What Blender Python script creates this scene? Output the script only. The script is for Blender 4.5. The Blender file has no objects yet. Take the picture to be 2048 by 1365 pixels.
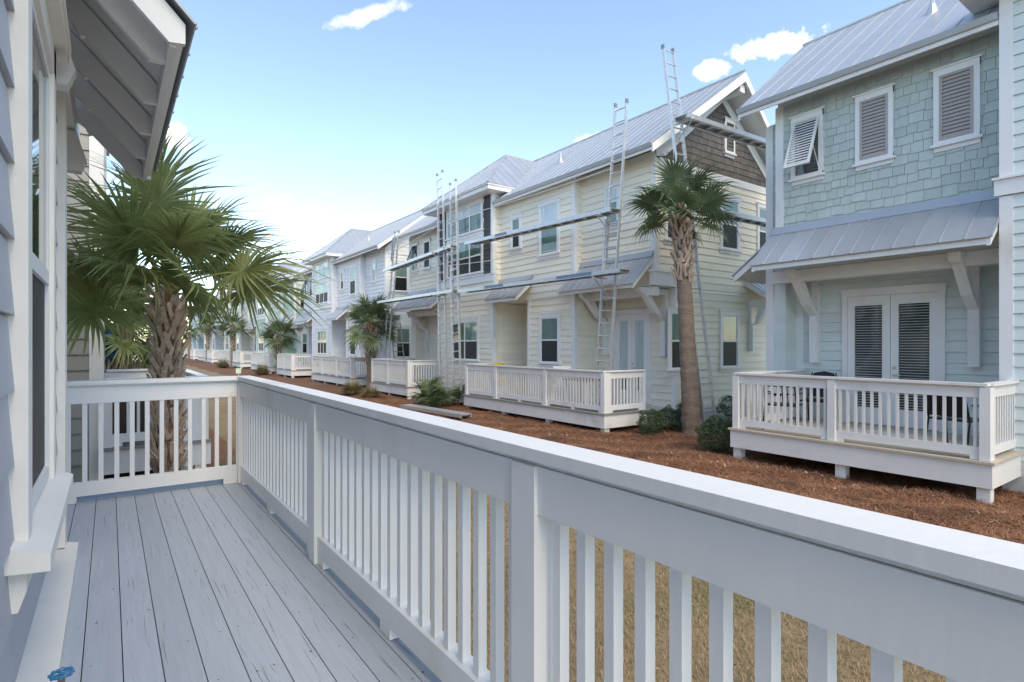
import bpy, bmesh, math, random
import numpy as np
from mathutils import Vector, Matrix
R = math.radians
rng = random.Random(7)
S = bpy.context.scene
COL = S.collection
# ------------------------------------------------------------------ camera
CAMZ = 2.03
cam = bpy.data.cameras.new('camera'); co = bpy.data.objects.new('camera', cam); COL.objects.link(co)
cam.sensor_width = 36.0; cam.lens = 1127/2048*36; cam.shift_y = 7.5/2048
cam.clip_start = 0.03; cam.clip_end = 3000
co.location = (0, 0, CAMZ); co.rotation_euler = (R(90), 0, R(-35.54))
S.camera = co
# ------------------------------------------------------------------ light
SUN_EL, SUN_AZ = R(50), R(187)          # azimuth clockwise from +Y: soft sun from behind the camera
w = bpy.data.worlds.new('World'); S.world = w; w.use_nodes = True
nt = w.node_tree; N = nt.nodes; L = nt.links
N.clear()
out = N.new('ShaderNodeOutputWorld'); bg = N.new('ShaderNodeBackground'); L.new(bg.outputs[0], out.inputs[0])
sky = N.new('ShaderNodeTexSky'); sky.sky_type = 'NISHITA'; sky.sun_disc = False
sky.sun_elevation = SUN_EL; sky.sun_rotation = SUN_AZ; sky.altitude = 0
sky.air_density = 1.0; sky.dust_density = .25; sky.ozone_density = 4.5
bg.inputs[1].default_value = 0.13
tc = N.new('ShaderNodeTexCoord')
nz = N.new('ShaderNodeTexNoise'); nz.inputs['Scale'].default_value = 20; nz.inputs['Detail'].default_value = 7; nz.inputs['Roughness'].default_value = .62
L.new(tc.outputs['Generated'], nz.inputs['Vector'])
def M_(op, a, b=None, clamp=False):
    n = N.new('ShaderNodeMath'); n.operation = op; n.use_clamp = clamp
    for i, v in enumerate((a, b)):
        if v is None: continue
        if isinstance(v, (int, float)): n.inputs[i].default_value = v
        else: L.new(v, n.inputs[i])
    return n.outputs[0]
def dot_(v):
    n = N.new('ShaderNodeVectorMath'); n.operation = 'DOT_PRODUCT'
    L.new(tc.outputs['Generated'], n.inputs[0]); n.inputs[1].default_value = v
    return n.outputs['Value']
# fair-weather clouds: (azimuth deg clockwise from +Y, elevation deg, half width, half height, tilt, strength)
CL = [(21.3, 29.6, 3.0, .6, 20, .5), (60.9, 25.7, 2.9, 1.0, -4, 1.0), (55.1, 24.6, 1.1, .65, 0, .9), (4.6, 17.6, 1.2, .9, 0, .7),
      (13.3, 13.4, 1.4, .6, 8, .8), (43.5, 19.9, 1.2, .5, 0, .5), (48.9, 21.3, 1.5, .4, 15, .55), (54, 22.3, 1.2, .4, 20, .55)]
crng = random.Random(3)
for a in range(95, 345, 22):
    CL.append((a + crng.uniform(-8, 8), crng.uniform(12, 45), crng.uniform(2, 6), crng.uniform(1, 2.2), crng.uniform(-10, 15), crng.uniform(.4, 1)))
noff = M_('MULTIPLY', M_('SUBTRACT', nz.outputs['Fac'], .5), 3.4)
mask = None
for az, el, hw, hh, tilt, st in CL:
    az, el, tl = R(az), R(el), R(tilt)
    c = Vector((math.sin(az)*math.cos(el), math.cos(az)*math.cos(el), math.sin(el)))
    r = Vector((math.cos(az), -math.sin(az), 0)); u = r.cross(c)
    r2 = r*math.cos(tl)+u*math.sin(tl); u2 = u*math.cos(tl)-r*math.sin(tl)
    x = M_('DIVIDE', dot_(r2), math.sin(R(hw))); y = M_('DIVIDE', dot_(u2), math.sin(R(hh)))
    d = M_('SQRT', M_('ADD', M_('MULTIPLY', x, x), M_('MULTIPLY', y, y)))
    d = M_('ADD', d, noff)
    front = M_('GREATER_THAN', dot_(c), .5)
    m = M_('MULTIPLY', M_('MULTIPLY', M_('SUBTRACT', 1.15, d), .95, True), M_('MULTIPLY', front, st), True)
    mask = m if mask is None else M_('MAXIMUM', mask, m)
mx = N.new('ShaderNodeMix'); mx.data_type = 'RGBA'
L.new(mask, mx.inputs[0]); L.new(sky.outputs[0], mx.inputs[6]); mx.inputs[7].default_value = (6.6, 6.6, 6.7, 1)
L.new(mx.outputs[2], bg.inputs[0])
sl = bpy.data.lights.new('sun', 'SUN'); sl.energy = 1.05; sl.angle = R(40); sl.color = (1, .93, .84)
so = bpy.data.objects.new('sun', sl); COL.objects.link(so)
so.rotation_euler = (R(90)-SUN_EL, 0, R(180)-SUN_AZ)
vs = S.view_settings; vs.view_transform = 'Standard'; vs.look = 'None'; vs.gamma = 1; vs.use_curve_mapping = False
vs.exposure = 1.62
vs.use_white_balance = True; vs.white_balance_temperature = 8200; vs.white_balance_tint = 9
S.cycles.max_bounces = 6; S.cycles.diffuse_bounces = 4; S.cycles.glossy_bounces = 3; S.cycles.transmission_bounces = 3
# ------------------------------------------------------------------ materials
MATS = {}
def mat(name, col, rough=.5, metal=0., var=.05, vscale=3., bump=.0, bscale=40., stretch=(1,1,1), rnd=0., spec=.5, dirt=None, trans=0.):
    if name in MATS: return MATS[name]
    m = bpy.data.materials.new(name); m.use_nodes = True; t = m.node_tree; n = t.nodes; l = t.links
    b = n['Principled BSDF']; b.inputs['Roughness'].default_value = rough; b.inputs['Metallic'].default_value = metal
    b.inputs['Specular IOR Level'].default_value = spec
    g = n.new('ShaderNodeNewGeometry'); mp = n.new('ShaderNodeMapping'); mp.inputs['Scale'].default_value = stretch
    l.new(g.outputs['Position'], mp.inputs['Vector'])
    nz = n.new('ShaderNodeTexNoise'); nz.inputs['Scale'].default_value = vscale; nz.inputs['Detail'].default_value = 6; nz.inputs['Roughness'].default_value = .65
    l.new(mp.outputs[0], nz.inputs['Vector'])
    mr = n.new('ShaderNodeMapRange'); mr.inputs[1].default_value = .25; mr.inputs[2].default_value = .75
    mr.inputs[3].default_value = 1-var; mr.inputs[4].default_value = 1+var
    l.new(nz.outputs['Fac'], mr.inputs[0])
    fac = mr.outputs[0]
    if rnd:
        oi = n.new('ShaderNodeObjectInfo'); m2 = n.new('ShaderNodeMapRange'); m2.inputs[3].default_value = 1-rnd; m2.inputs[4].default_value = 1+rnd
        l.new(oi.outputs['Random'], m2.inputs[0]); mm = n.new('ShaderNodeMath'); mm.operation = 'MULTIPLY'
        l.new(fac, mm.inputs[0]); l.new(m2.outputs[0], mm.inputs[1]); fac = mm.outputs[0]
    hs = n.new('ShaderNodeHueSaturation'); hs.inputs['Color'].default_value = (*col, 1); l.new(fac, hs.inputs['Value'])
    cout = hs.outputs[0]
    if dirt:      # (colour, scale, threshold)
        dn = n.new('ShaderNodeTexNoise'); dn.inputs['Scale'].default_value = dirt[1]; dn.inputs['Detail'].default_value = 5
        l.new(mp.outputs[0], dn.inputs['Vector'])
        dr = n.new('ShaderNodeMapRange'); dr.inputs[1].default_value = dirt[2]; dr.inputs[2].default_value = dirt[2]+.14
        l.new(dn.outputs['Fac'], dr.inputs[0])
        dm = n.new('ShaderNodeMix'); dm.data_type = 'RGBA'; l.new(dr.outputs[0], dm.inputs[0]); l.new(cout, dm.inputs[6]); dm.inputs[7].default_value = (*dirt[0], 1)
        cout = dm.outputs[2]
    l.new(cout, b.inputs['Base Color'])
    if bump:
        bn = n.new('ShaderNodeTexNoise'); bn.inputs['Scale'].default_value = bscale; bn.inputs['Detail'].default_value = 5
        l.new(mp.outputs[0], bn.inputs['Vector'])
        bp = n.new('ShaderNodeBump'); bp.inputs['Strength'].default_value = bump; bp.inputs['Distance'].default_value = .01
        l.new(bn.outputs['Fac'], bp.inputs['Height']); l.new(bp.outputs[0], b.inputs['Normal'])
    if trans:
        tr = n.new('ShaderNodeBsdfTranslucent'); ms = n.new('ShaderNodeMixShader'); ms.inputs[0].default_value = trans
        l.new(cout, tr.inputs[0]); l.new(b.outputs[0], ms.inputs[1]); l.new(tr.outputs[0], ms.inputs[2]); l.new(ms.outputs[0], n['Material Output'].inputs[0])
    MATS[name] = m
    return m
WHITE = mat('white paint', (.80, .80, .79), .45, var=.035, vscale=2.5, bump=.15, bscale=25, stretch=(1,1,.3), dirt=((.68,.665,.63), 1.6, .60))
WHITE2 = mat('weathered white paint', (.74, .73, .71), .5, var=.06, vscale=2, bump=.2, bscale=20, dirt=((.60,.57,.52), 1.7, .60))
DECKP = mat('blue grey deck paint', (.425, .475, .53), .55, var=.08, vscale=5, bump=.28, bscale=22, stretch=(9,.55,9), rnd=.05, dirt=((.30,.33,.37), 6, .66))
TAN = mat('tan deck', (.50, .44, .35), .7, var=.12, vscale=6, bump=.2, stretch=(6,.7,6), rnd=.05)
GREYD = mat('grey deck', (.26, .25, .24), .7, var=.12, vscale=6, bump=.2, rnd=.05)
METAL = mat('galvalume', (.49, .515, .545), .42, .55, var=.07, vscale=1.2, rnd=.05, bump=.05, bscale=3)
ALU = mat('aluminium', (.62, .63, .64), .38, .7, var=.12, vscale=9)
ALUB = mat('blue plank label', (.16, .26, .38), .5, .2, var=.2, vscale=20)
LIME = mat('lime ladder guard', (.55, .75, .08), .5)
SCREEN = mat('dark insect screen', (.024, .026, .03), .5, rnd=.5, var=.3, vscale=2, spec=.25)
GLASS = mat('window glass', (.035, .05, .052), .03, var=.3, vscale=1.3, spec=1.0)
TEAL = mat('green tinted sash glass', (.12, .225, .19), .06, rnd=.45, var=.35, vscale=2.2, stretch=(3,3,.5), spec=.9)
SKYG = mat('pale window pane', (.52, .60, .62), .08, rnd=.3, var=.2, vscale=4, stretch=(5,5,.4), spec=.9)  # pale pane colour with faint upright streaks
SLAT = mat('blind slat', (.62, .63, .62), .5)
TAUPE = mat('taupe shutter', (.40, .36, .335), .55, var=.05)
DKSHUT = mat('black shutter', (.06, .06, .07), .5)
LTSHUT = mat('pale shutter', (.66, .66, .65), .5)
BROWN = mat('charcoal brown shingle', (.135, .122, .114), .8, var=.2, vscale=8, bump=.4, stretch=(1,1,.3), rnd=.16)
SLATE = mat('slate shingle', (.07, .075, .085), .8, var=.2, vscale=8, bump=.3, rnd=.15)
FOUND = mat('stucco base', (.52, .51, .49), .9, var=.1, bump=.3, bscale=60)
BLACKM = mat('black metal', (.015, .016, .018), .4, .3)
WICK = mat('brown wicker', (.075, .05, .04), .7, var=.4, vscale=60, bump=.6, bscale=120)
BARK = mat('palm bark', (.25, .165, .115), .9, var=.35, vscale=7, bump=1., bscale=26, stretch=(1,1,4))
BARKL = mat('grey palm bark', (.225, .17, .13), .9, var=.30, vscale=6, bump=1., bscale=22, stretch=(1,1,5))
BOOT = mat('palm boot', (.47, .365, .285), .85, var=.3, vscale=22, bump=.6, bscale=60, rnd=.28)
FIBRE = mat('palm fibre', (.17, .095, .055), .95, var=.4, vscale=20, bump=.8)
LEAF = mat('palm leaf', (.235, .285, .115), .36, var=.30, vscale=5, rnd=.25, trans=.4)
LEAF2 = mat('cool palm leaf', (.13, .18, .09), .45, var=.30, vscale=4, rnd=.2, trans=.2)
PETI = mat('petiole', (.20, .25, .07), .5, var=.2)
BOX = mat('boxwood leaf', (.052, .09, .036), .5, var=.45, vscale=9, trans=.12)
TREEL = mat('tree leaf', (.055, .085, .03), .6, var=.45, vscale=1.2, trans=.15)
PGRASS = mat('ornamental grass', (.26, .215, .11), .8, var=.4, vscale=5, trans=.2)
STEM = mat('stem', (.12, .085, .055), .9)
# ------------------------------------------------------------------ mesh helpers
BASE = {}
def link(o, parent=None):
    COL.objects.link(o)
    if parent is not None: o.parent = parent
    return o
def thing(name, label, cat, loc, group=None, rot=None):
    o = bpy.data.objects.new(name, None); COL.objects.link(o); o.empty_display_size = .1
    o.location = loc; BASE[o.name] = Vector(loc)
    if rot is not None: o.rotation_euler = rot; BASE[o.name] = Vector((0,0,0))
    o['label'] = label; o['category'] = cat
    if group: o['group'] = group
    return o
def base(p): return BASE.get(p.name, Vector((0,0,0))) if p is not None else Vector((0,0,0))
class MB:
    def __init__(s): s.v = []; s.f = []
    def add(s, vs, fs):
        k = len(s.v); s.v += [tuple(p) for p in vs]; s.f += [tuple(i+k for i in f) for f in fs]
    def box(s, x0, x1, y0, y1, z0, z1):
        s.add([(x0,y0,z0),(x1,y0,z0),(x1,y1,z0),(x0,y1,z0),(x0,y0,z1),(x1,y0,z1),(x1,y1,z1),(x0,y1,z1)],
              [(0,3,2,1),(4,5,6,7),(0,1,5,4),(1,2,6,5),(2,3,7,6),(3,0,4,7)])
    def prism(s, poly, d):
        n = len(poly); a = [Vector(p) for p in poly]; d = Vector(d)
        s.add(a+[p+d for p in a], [tuple(range(n-1,-1,-1)), tuple(range(n,2*n))]+[(i,(i+1)%n,n+(i+1)%n,n+i) for i in range(n)])
    def tube(s, p0, p1, r0, r1=None, n=8):
        r1 = r0 if r1 is None else r1
        p0 = Vector(p0); p1 = Vector(p1); ax = (p1-p0).normalized()
        a = ax.cross(Vector((0,0,1)) if abs(ax.z) < .9 else Vector((1,0,0))).normalized(); b = ax.cross(a)
        vs = [p+ (a*math.cos(2*math.pi*i/n)+b*math.sin(2*math.pi*i/n))*r for p, r in ((p0,r0),(p1,r1)) for i in range(n)]
        s.add(vs, [(i,(i+1)%n,n+(i+1)%n,n+i) for i in range(n)]+[tuple(range(n-1,-1,-1)), tuple(range(n,2*n))])
    def path(s, pts, r, n=6):
        for a, b in zip(pts, pts[1:]): s.tube(a, b, r, r, n)
    def mesh(s, name, mt, off=Vector((0,0,0))):
        me = bpy.data.meshes.new(name); me.from_pydata([tuple(Vector(p)-off) for p in s.v], [], s.f); me.materials.append(mt); me.update()
        return me
    def build(s, name, mt, parent=None, **kw):
        o = bpy.data.objects.new(name, s.mesh(name, mt, base(parent))); link(o, parent)
        if parent is not None: BASE[o.name] = base(parent)
        for k, v in kw.items(): o[k] = v
        return o
SHARED = {}
def piece(parent, name, mt, key, fn, loc):
    """one object with mesh shared between alike pieces; fn() gives an MB round the origin"""
    k = (key, mt.name)
    if k not in SHARED: SHARED[k] = fn().mesh(name, mt)
    o = bpy.data.objects.new(name, SHARED[k]); link(o, parent); o.location = Vector(loc)-base(parent)
    return o
def bpiece(parent, name, mt, x0, x1, y0, y1, z0, z1, mb=None):
    if mb is not None: mb.box(x0, x1, y0, y1, z0, z1); return
    dx, dy, dz = [round(v, 4) for v in (x1-x0, y1-y0, z1-z0)]
    def fn():
        m = MB(); m.box(0, dx, 0, dy, 0, dz); return m
    return piece(parent, name, mt, ('b', dx, dy, dz), fn, (x0, y0, z0))
def struct(name, mb, mt):
    o = mb.build(name, mt); o['kind'] = 'structure'; return o
class Wall:
    """wall frame: s runs along d, t out along n"""
    def __init__(s, o, d, n): s.o = Vector(o); s.d = Vector(d); s.n = Vector(n)
    def p(s, a, t, z): q = s.o+s.d*a+s.n*t; return Vector((q.x, q.y, z))
    def box(s, mb, s0, s1, t0, t1, z0, z1):
        a = s.p(s0, t0, z0); b = s.p(s1, t1, z1)
        mb.box(min(a.x,b.x), max(a.x,b.x), min(a.y,b.y), max(a.y,b.y), z0, z1)
    def bp(s, parent, name, mt, s0, s1, t0, t1, z0, z1, mb=None):
        a = s.p(s0, t0, z0); b = s.p(s1, t1, z1)
        return bpiece(parent, name, mt, min(a.x,b.x), max(a.x,b.x), min(a.y,b.y), max(a.y,b.y), z0, z1, mb)
def lap(parent, W, s0, s1, z0, z1, mt, exp=.182, mb=None):
    z = z0
    while z < z1-.01:
        h = min(exp, z1-z); Ls = round(s1-s0, 3)
        prof = [(.000, .009), (.025, .007), (.008, h), (.000, h)]
        if mb is not None:
            mb.prism([W.p(s0, t, z+q) for t, q in prof], W.d*Ls)
        else:
            cut = [0, Ls] if Ls < 2.4 or rng.random() < .35 else [0, round(Ls*rng.choice((.31, .42, .55, .68)), 3), Ls]
            for c0, c1 in zip(cut, cut[1:]):
                lg = round(c1-c0-(.003 if c1 < Ls else 0), 3)
                def fn():
                    m = MB(); m.prism([W.n*t+Vector((0,0,q)) for t, q in prof], W.d*lg); return m
                piece(parent, 'siding_board', mt, ('lap', lg, round(h,3), tuple(W.n)), fn, W.p(s0+c0, 0, z))
        z += exp
def shingles(parent, W, s0, s1, z0, z1, mt, exp=.158, mb=None, holes=(), top=None, seed=1, stag=.03):
    r = random.Random(seed); widths = (.125, .15, .175, .205, .24); row = 0; z = z0
    while z < z1-.02:
        s = s0 - (r.random()*.1)
        while s < s1-.01:
            wd = r.choice(widths); a = max(s, s0); b = min(s+wd, s1); s += wd
            if b-a < .03: continue
            off = r.choice((0, -stag, -stag*.4)); h = min(exp+.02, z1-z)
            if any(a > h0 and b < h1 and z > g0 and z+h < g1 for h0, h1, g0, g1 in holes): continue
            if top and z+h*.7 > top((a+b)/2): continue
            ww = round(b-a-.005, 3)
            prof = [(.004, off), (.026, off), (.010, h), (.004, h)]
            if mb is not None: mb.prism([W.p(a, t, z+q) for t, q in prof], W.d*ww)
            else:
                def fn():
                    m = MB(); m.prism([W.n*t+Vector((0,0,q)) for t, q in prof], W.d*ww); return m
                piece(parent, 'shingle', mt, ('sh', ww, off, round(h,3), tuple(W.n)), fn, W.p(a, 0, z))
        z += exp; row += 1
def clip(poly, lo, hi):
    for sgn, lim in ((1, lo), (-1, -hi)):
        outp = []
        for i in range(len(poly)):
            p, q = poly[i], poly[(i+1) % len(poly)]
            a, b = sgn*p[1]-lim, sgn*q[1]-lim
            if a >= 0: outp.append(p)
            if (a >= 0) != (b >= 0):
                k = a/(a-b); outp.append((p[0]+(q[0]-p[0])*k, p[1]+(q[1]-p[1])*k))
        poly = outp
        if len(poly) < 3: return []
    return poly
def roof_face(parent, poly, along, mt=None, spacing=.36, joined=False, th=.012):
    mt = mt or METAL
    P = [Vector(p) for p in poly]; nrm = (P[1]-P[0]).cross(P[2]-P[0]).normalized()
    if nrm.z < 0: nrm = -nrm
    a = Vector(along).normalized(); b = nrm.cross(a).normalized(); o = P[0]
    q = [((p-o).dot(a), (p-o).dot(b)) for p in P]
    b0 = min(t[1] for t in q); b1 = max(t[1] for t in q)
    allm = MB(); k = b0
    while k < b1-.01:
        c = clip(q, k, min(k+spacing, b1))
        if len(c) >= 3:
            m = allm if joined else MB()
            m.prism([o+a*x+b*y for x, y in c], nrm*th)
            c2 = clip(q, k+.004, min(k+.026, b1))
            if len(c2) >= 3: m.prism([o+a*x+b*y+nrm*th for x, y in c2], nrm*.014)
            if not joined: m.build('roof_panel', mt, parent)
        k += spacing
    if joined: allm.build('roof_panels', mt, parent)
# ------------------------------------------------------------------ building parts
def window(parent, W, s0, s1, z0, z1, kind='dh', cols=1, fine=True):
    tr = .085
    m = MB()
    W.box(m, s0, s0+tr, .004, .056, z0, z1); W.box(m, s1-tr, s1, .004, .056, z0, z1)
    W.box(m, s0-.015, s1+.015, .004, .062, z1-.11, z1); W.box(m, s0-.035, s1+.035, .004, .075, z1, z1+.028)
    win = m.build('window', WHITE, parent)
    m = MB(); W.box(m, s0-.04, s1+.04, .004, .085, z0-.035, z0+.012); W.box(m, s0, s1, .004, .04, z0-.12, z0-.035); m.build('sill', WHITE, win)
    a, b, c, d = s0+tr, s1-tr, z0+.012, z1-.11
    cw = (b-a)/cols; mid = c+(d-c)*(.5 if kind == 'dh' else .62)
    for i in range(cols):
        x0, x1 = a+i*cw, a+(i+1)*cw
        m = MB(); f = .035
        for e in (x0, x1-f): W.box(m, e, e+f, .006, .044, c, d)
        for e in (c, d-f): W.box(m, x0+f, x1-f, .006, .044, e, e+f)
        W.box(m, x0+f, x1-f, .006, .048, mid-.022, mid+.022)
        m.build('sash', WHITE, win)
        if kind == 'dh': lo, hi = SCREEN, TEAL
        elif kind == 'sky': lo, hi = TEAL, SKYG
        else: lo, hi = GLASS, GLASS
        m = MB(); W.box(m, x0+f, x1-f, .030, .033, c+f, mid-.022); m.build('pane', lo, win)
        m = MB(); W.box(m, x0+f, x1-f, .033, .037, mid+.022, d-f); m.build('pane', hi, win)
    return win
def shutter(parent, W, s0, s1, z0, z1, mt, tilt=0., n=14):
    """framed louvred shutter in a white casing; tilt > 0 props the foot outwards"""
    m = MB(); tr = .075
    W.box(m, s0, s0+tr, .004, .058, z0, z1); W.box(m, s1-tr, s1, .004, .058, z0, z1)
    W.box(m, s0, s1, .004, .062, z1-.1, z1); W.box(m, s0-.035, s1+.035, .004, .08, z1, z1+.025)
    W.box(m, s0, s1, .004, .062, z0, z0+.05)
    win = m.build('window', WHITE, parent)
    m = MB(); W.box(m, s0-.035, s1+.035, .004, .085, z0-.04, z0); W.box(m, s0, s1, .004, .04, z0-.11, z0-.04); m.build('sill', WHITE, win)
    a, b, c, d = s0+tr, s1-tr, z0+.05, z1-.1
    if tilt:
        m = MB(); W.box(m, a, b, .028, .031, c, d); m.build('pane', GLASS, win)
    H = d-c; ca, sa = math.cos(tilt), math.sin(tilt)
    def q(s, h, t):      # h measured down from the hinge
        return W.p(s, .036+h*sa+t*ca, d-h*ca+t*sa)
    def slab(mm, x0, x1, h0, h1, t0, t1):
        pts = [q(x0,h0,t0), q(x0,h1,t0), q(x0,h1,t1), q(x0,h0,t1)]; mm.prism(pts, W.d*(x1-x0))
    e = .04
    if tilt: a -= .02; b += .02
    m = MB()
    slab(m, a, a+e, 0, H, 0, .03); slab(m, b-e, b, 0, H, 0, .03); slab(m, a+e, b-e, 0, e, 0, .03); slab(m, a+e, b-e, H-e, H, 0, .03)
    sh = m.build('shutter', mt, win)
    st = (H-2*e)/n
    for i in range(n):
        m = MB(); h0 = e+i*st
        pts = [q(a+e, h0, .004), q(a+e, h0+st*(.8 if tilt else 1.02), .022), q(a+e, h0+st*(.8 if tilt else 1.02)+.004, .028), q(a+e, h0+.006, .008)]
        m.prism(pts, W.d*(b-a-2*e)); m.build('slat', mt, sh)
    if tilt:
        for s in (a+.01, b-.02):
            m = MB(); m.tube(W.p(s, .04, c+.03), q(s, H*.62, 0), .008, n=6); m.build('stay', WHITE, win)
    return win
def french(parent, W, s0, s1, z0, z1, leaves=2, blinds=True, fine=True):
    m = MB(); tr = .09
    W.box(m, s0, s0+tr, .004, .060, z0, z1); W.box(m, s1-tr, s1, .004, .060, z0, z1); W.box(m, s0-.015, s1+.015, .004, .064, z1-.11, z1); W.box(m, s0-.04, s1+.04, .004, .08, z1, z1+.03)
    dr = m.build('door', WHITE, parent)
    a, b = s0+tr, s1-tr; lw = (b-a)/leaves
    for i in range(leaves):
        x0, x1 = a+i*lw+.004, a+(i+1)*lw-.004; e = .105
        m = MB(); c, d = z0+.02, z1-.115; gl = c+.28
        W.box(m, x0, x0+e, .006, .048, c, d); W.box(m, x1-e, x1, .006, .048, c, d); W.box(m, x0+e, x1-e, .006, .048, c, gl); W.box(m, x0+e, x1-e, .006, .048, d-.15, d)
        for e2 in (x0+e, x1-e-.02): W.box(m, e2, e2+.02, .02, .056, gl, d-.15)
        for e3 in (gl, d-.17): W.box(m, x0+e+.02, x1-e-.02, .02, .056, e3, e3+.02)
        lf = m.build('leaf', WHITE, dr)
        m = MB(); W.box(m, x0+e+.02, x1-e-.02, .028, .030, gl+.02, d-.17); m.build('pane', GLASS if blinds else SKYG, lf)
        if blinds:
            z = gl+.05
            while z < d-.19:
                W.bp(lf, 'blind_slat', SLAT, x0+e+.03, x1-e-.03, .031, .042, z, z+.007); z += .047
        else:
            m = MB(); W.box(m, x0+e+.02, x1-e-.02, .031, .033, gl+.02, gl+.5); m.build('pane', SCREEN, lf)
    if fine:
        for zz, rr in ((z0+1.05, .028), (z0+.92, .02)):
            m = MB(); k = a+lw-.06 if leaves == 2 else a+.06
            m.tube(W.p(k, .045, zz), W.p(k, .075, zz), rr, n=10)
            if rr < .025: W.box(m, k-.11, k, .07, .085, zz-.01, zz+.01)
            m.build('handle', ALU, dr)
    return dr
def bracket(parent, W, s, zb, zt, reach, wd=.15):
    m = MB()
    def pr(pts, w0=wd): m.prism([W.p(s-w0/2, t, z) for t, z in pts], W.d*w0)
    zm = zb+(zt-zb)*.52
    pr([(.01,zb),(.15,zb),(.155,zm),(.01,zm)]); pr([(.01,zm),(.10,zm),(.10,zt-.15),(.01,zt-.15)], wd*.85)
    pr([(.03,zm),(.155,zm),(reach*.5,zt-.62),(reach-.05,zt-.15),(reach-.28,zt-.15),(reach*.33,zt-.62)])
    pr([(.01,zt-.15),(reach+.02,zt-.15),(reach+.10,zt-.07),(reach+.10,zt),(.01,zt)], wd*1.05)
    for zz in (zb+.62*(zm-zb), zb+.82*(zm-zb)): m.tube(W.p(s, .15, zz), W.p(s, .163, zz), .016, n=8)
    return m.build('bracket', WHITE, parent)
def awning(parent, W, s0, s1, tw, zt, te, ze, joined=False, spacing=.3):
    m = MB(); sl = (zt-ze)/(te-tw); th = .075
    m.prism([W.p(s0, tw, zt-.03), W.p(s0, te, ze-.03), W.p(s0, te, ze-.03-th), W.p(s0, tw, zt-.03-th*1.3)], W.d*(s1-s0))
    for e in (s0-.02, s1-.03):      # rake boards
        m.prism([W.p(e, tw, zt-.02), W.p(e, te+.015, ze-.02), W.p(e, te+.015, ze-.15), W.p(e, tw, zt-.19)], W.d*.05)
    W.box(m, s0, s1, te-.03, te+.012, ze-.13, ze-.025)
    aw = m.build('awning', WHITE, parent)
    roof_face(aw, [W.p(s0-.05, tw, zt), W.p(s1+.05, tw, zt), W.p(s1+.05, te+.05, ze-.05*sl), W.p(s0-.05, te+.05, ze-.05*sl)], W.p(0, tw, zt)-W.p(0, te, ze), spacing=spacing, joined=joined)
    m = MB(); m.prism([W.p(s0-.05, tw-.005, zt+.10), W.p(s0-.05, tw+.02, zt+.10), W.p(s0-.05, tw+.10, zt-.05), W.p(s0-.05, tw+.09, zt-.065)], W.d*(s1-s0+.1)); m.build('flashing', METAL, aw)
    return aw
def railing(parent, W, s0, s1, zd, ztop, joined=False, post_at=(), gap=.1, bw=.034, post=.11, feet=True, mt=None, capw=.125, ends=True, joints=(), rw=.022, rb=.024):
    """guard rail along W (t=0 is its centre line)"""
    mt = mt or WHITE
    mb = MB() if joined else None
    m = MB(); W.box(m, s0, s1, -.034, .034, ztop-.05, ztop-.0355); rl = m.build('railing', mt, parent)
    cj = [s0-.03]+list(joints)+[s1+.03]
    for a, b in zip(cj, cj[1:]): W.bp(rl, 'cap', mt, a+.001, b-.001, -capw/2, capw/2, ztop-.034, ztop)
    posts = sorted(set(list(post_at)+([s0, s1] if ends else [])))
    for p in posts: W.bp(rl, 'post', mt, p-post/2, p+post/2, -post/2, post/2, zd+.004, ztop-.051, mb)
    for a, b in zip(posts, posts[1:]):
        a += post/2; b -= post/2
        W.bp(rl, 'top_rail', mt, a, b, -rw, rw, ztop-.185, ztop-.052, mb)
        m = MB(); W.box(m, a, b, -rb, rb, zd+.055, zd+.165)
        if feet:
            k = max(1, int((b-a)/.95))
            for i in range(k+1):
                c = a+.05+(b-a-.1)*i/k; W.box(m, c-.055, c+.055, -rb+.001, rb-.001, zd+.004, zd+.056)
        m.build('bottom_rail', mt, rl)
        n = max(2, int(round((b-a)/gap))); st = (b-a)/n
        for i in range(n):
            c = a+(i+.5)*st
            W.bp(rl, 'baluster', mt, c-bw/2, c+bw/2, -bw/2, bw/2, zd+.166, ztop-.186, mb)
    if joined: mb.build('balusters', mt, rl)
    return rl
# ------------------------------------------------------------------ ground
def hbed(x, y): return .035*np.sin(x*2.1+.7*np.sin(y*1.3))*np.sin(y*1.7+1)+.02*np.sin(x*5.3+y*4.1)+.045
GRASSM = mat('dry lawn', (.22, .165, .095), .95, var=.35, vscale=.9, bump=.8, bscale=90, dirt=((.13,.125,.05), .55, .56))
STRAWM = mat('pine straw', (.15, .066, .034), .95, var=.45, vscale=2.2, bump=1., bscale=50)
m = MB(); m.add([(-900,-900,-.02),(900,-900,-.02),(900,1500,-.02),(-900,1500,-.02)], [(0,1,2,3)]); struct('ground', m, GRASSM)
def bed(name, x0, x1, y0, y1, step):
    xs = np.arange(x0, x1+step/2, step); ys = np.arange(y0, y1+step/2, step); X, Y = np.meshgrid(xs, ys)
    edge = np.minimum(1, np.minimum(X-x0, x1-X)/.3); Z = hbed(X, Y)*np.clip(edge, 0, 1)-.004*(1-np.clip(edge,0,1))
    # wavy front edge
    n, k = X.shape; v = np.stack([X + .12*np.sin(Y*1.1)*(X < x0+.4), Y, Z], -1).reshape(-1, 3)
    f = [(j*k+i, j*k+i+1, (j+1)*k+i+1, (j+1)*k+i) for j in range(n-1) for i in range(k-1)]
    mb = MB(); mb.v = v.tolist(); mb.f = f; o = struct(name, mb, STRAWM)
    for p in o.data.polygons: p.use_smooth = True
bed('pine_straw_bed', 6.4, 12.4, -4, 46, .25)
bed('pine_straw_bed_far', 6.4, 12.4, 46, 112, .8)
bed('pine_straw_bed_near_deck', -1.2, 1.9, 4.0, 60, .4)
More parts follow.
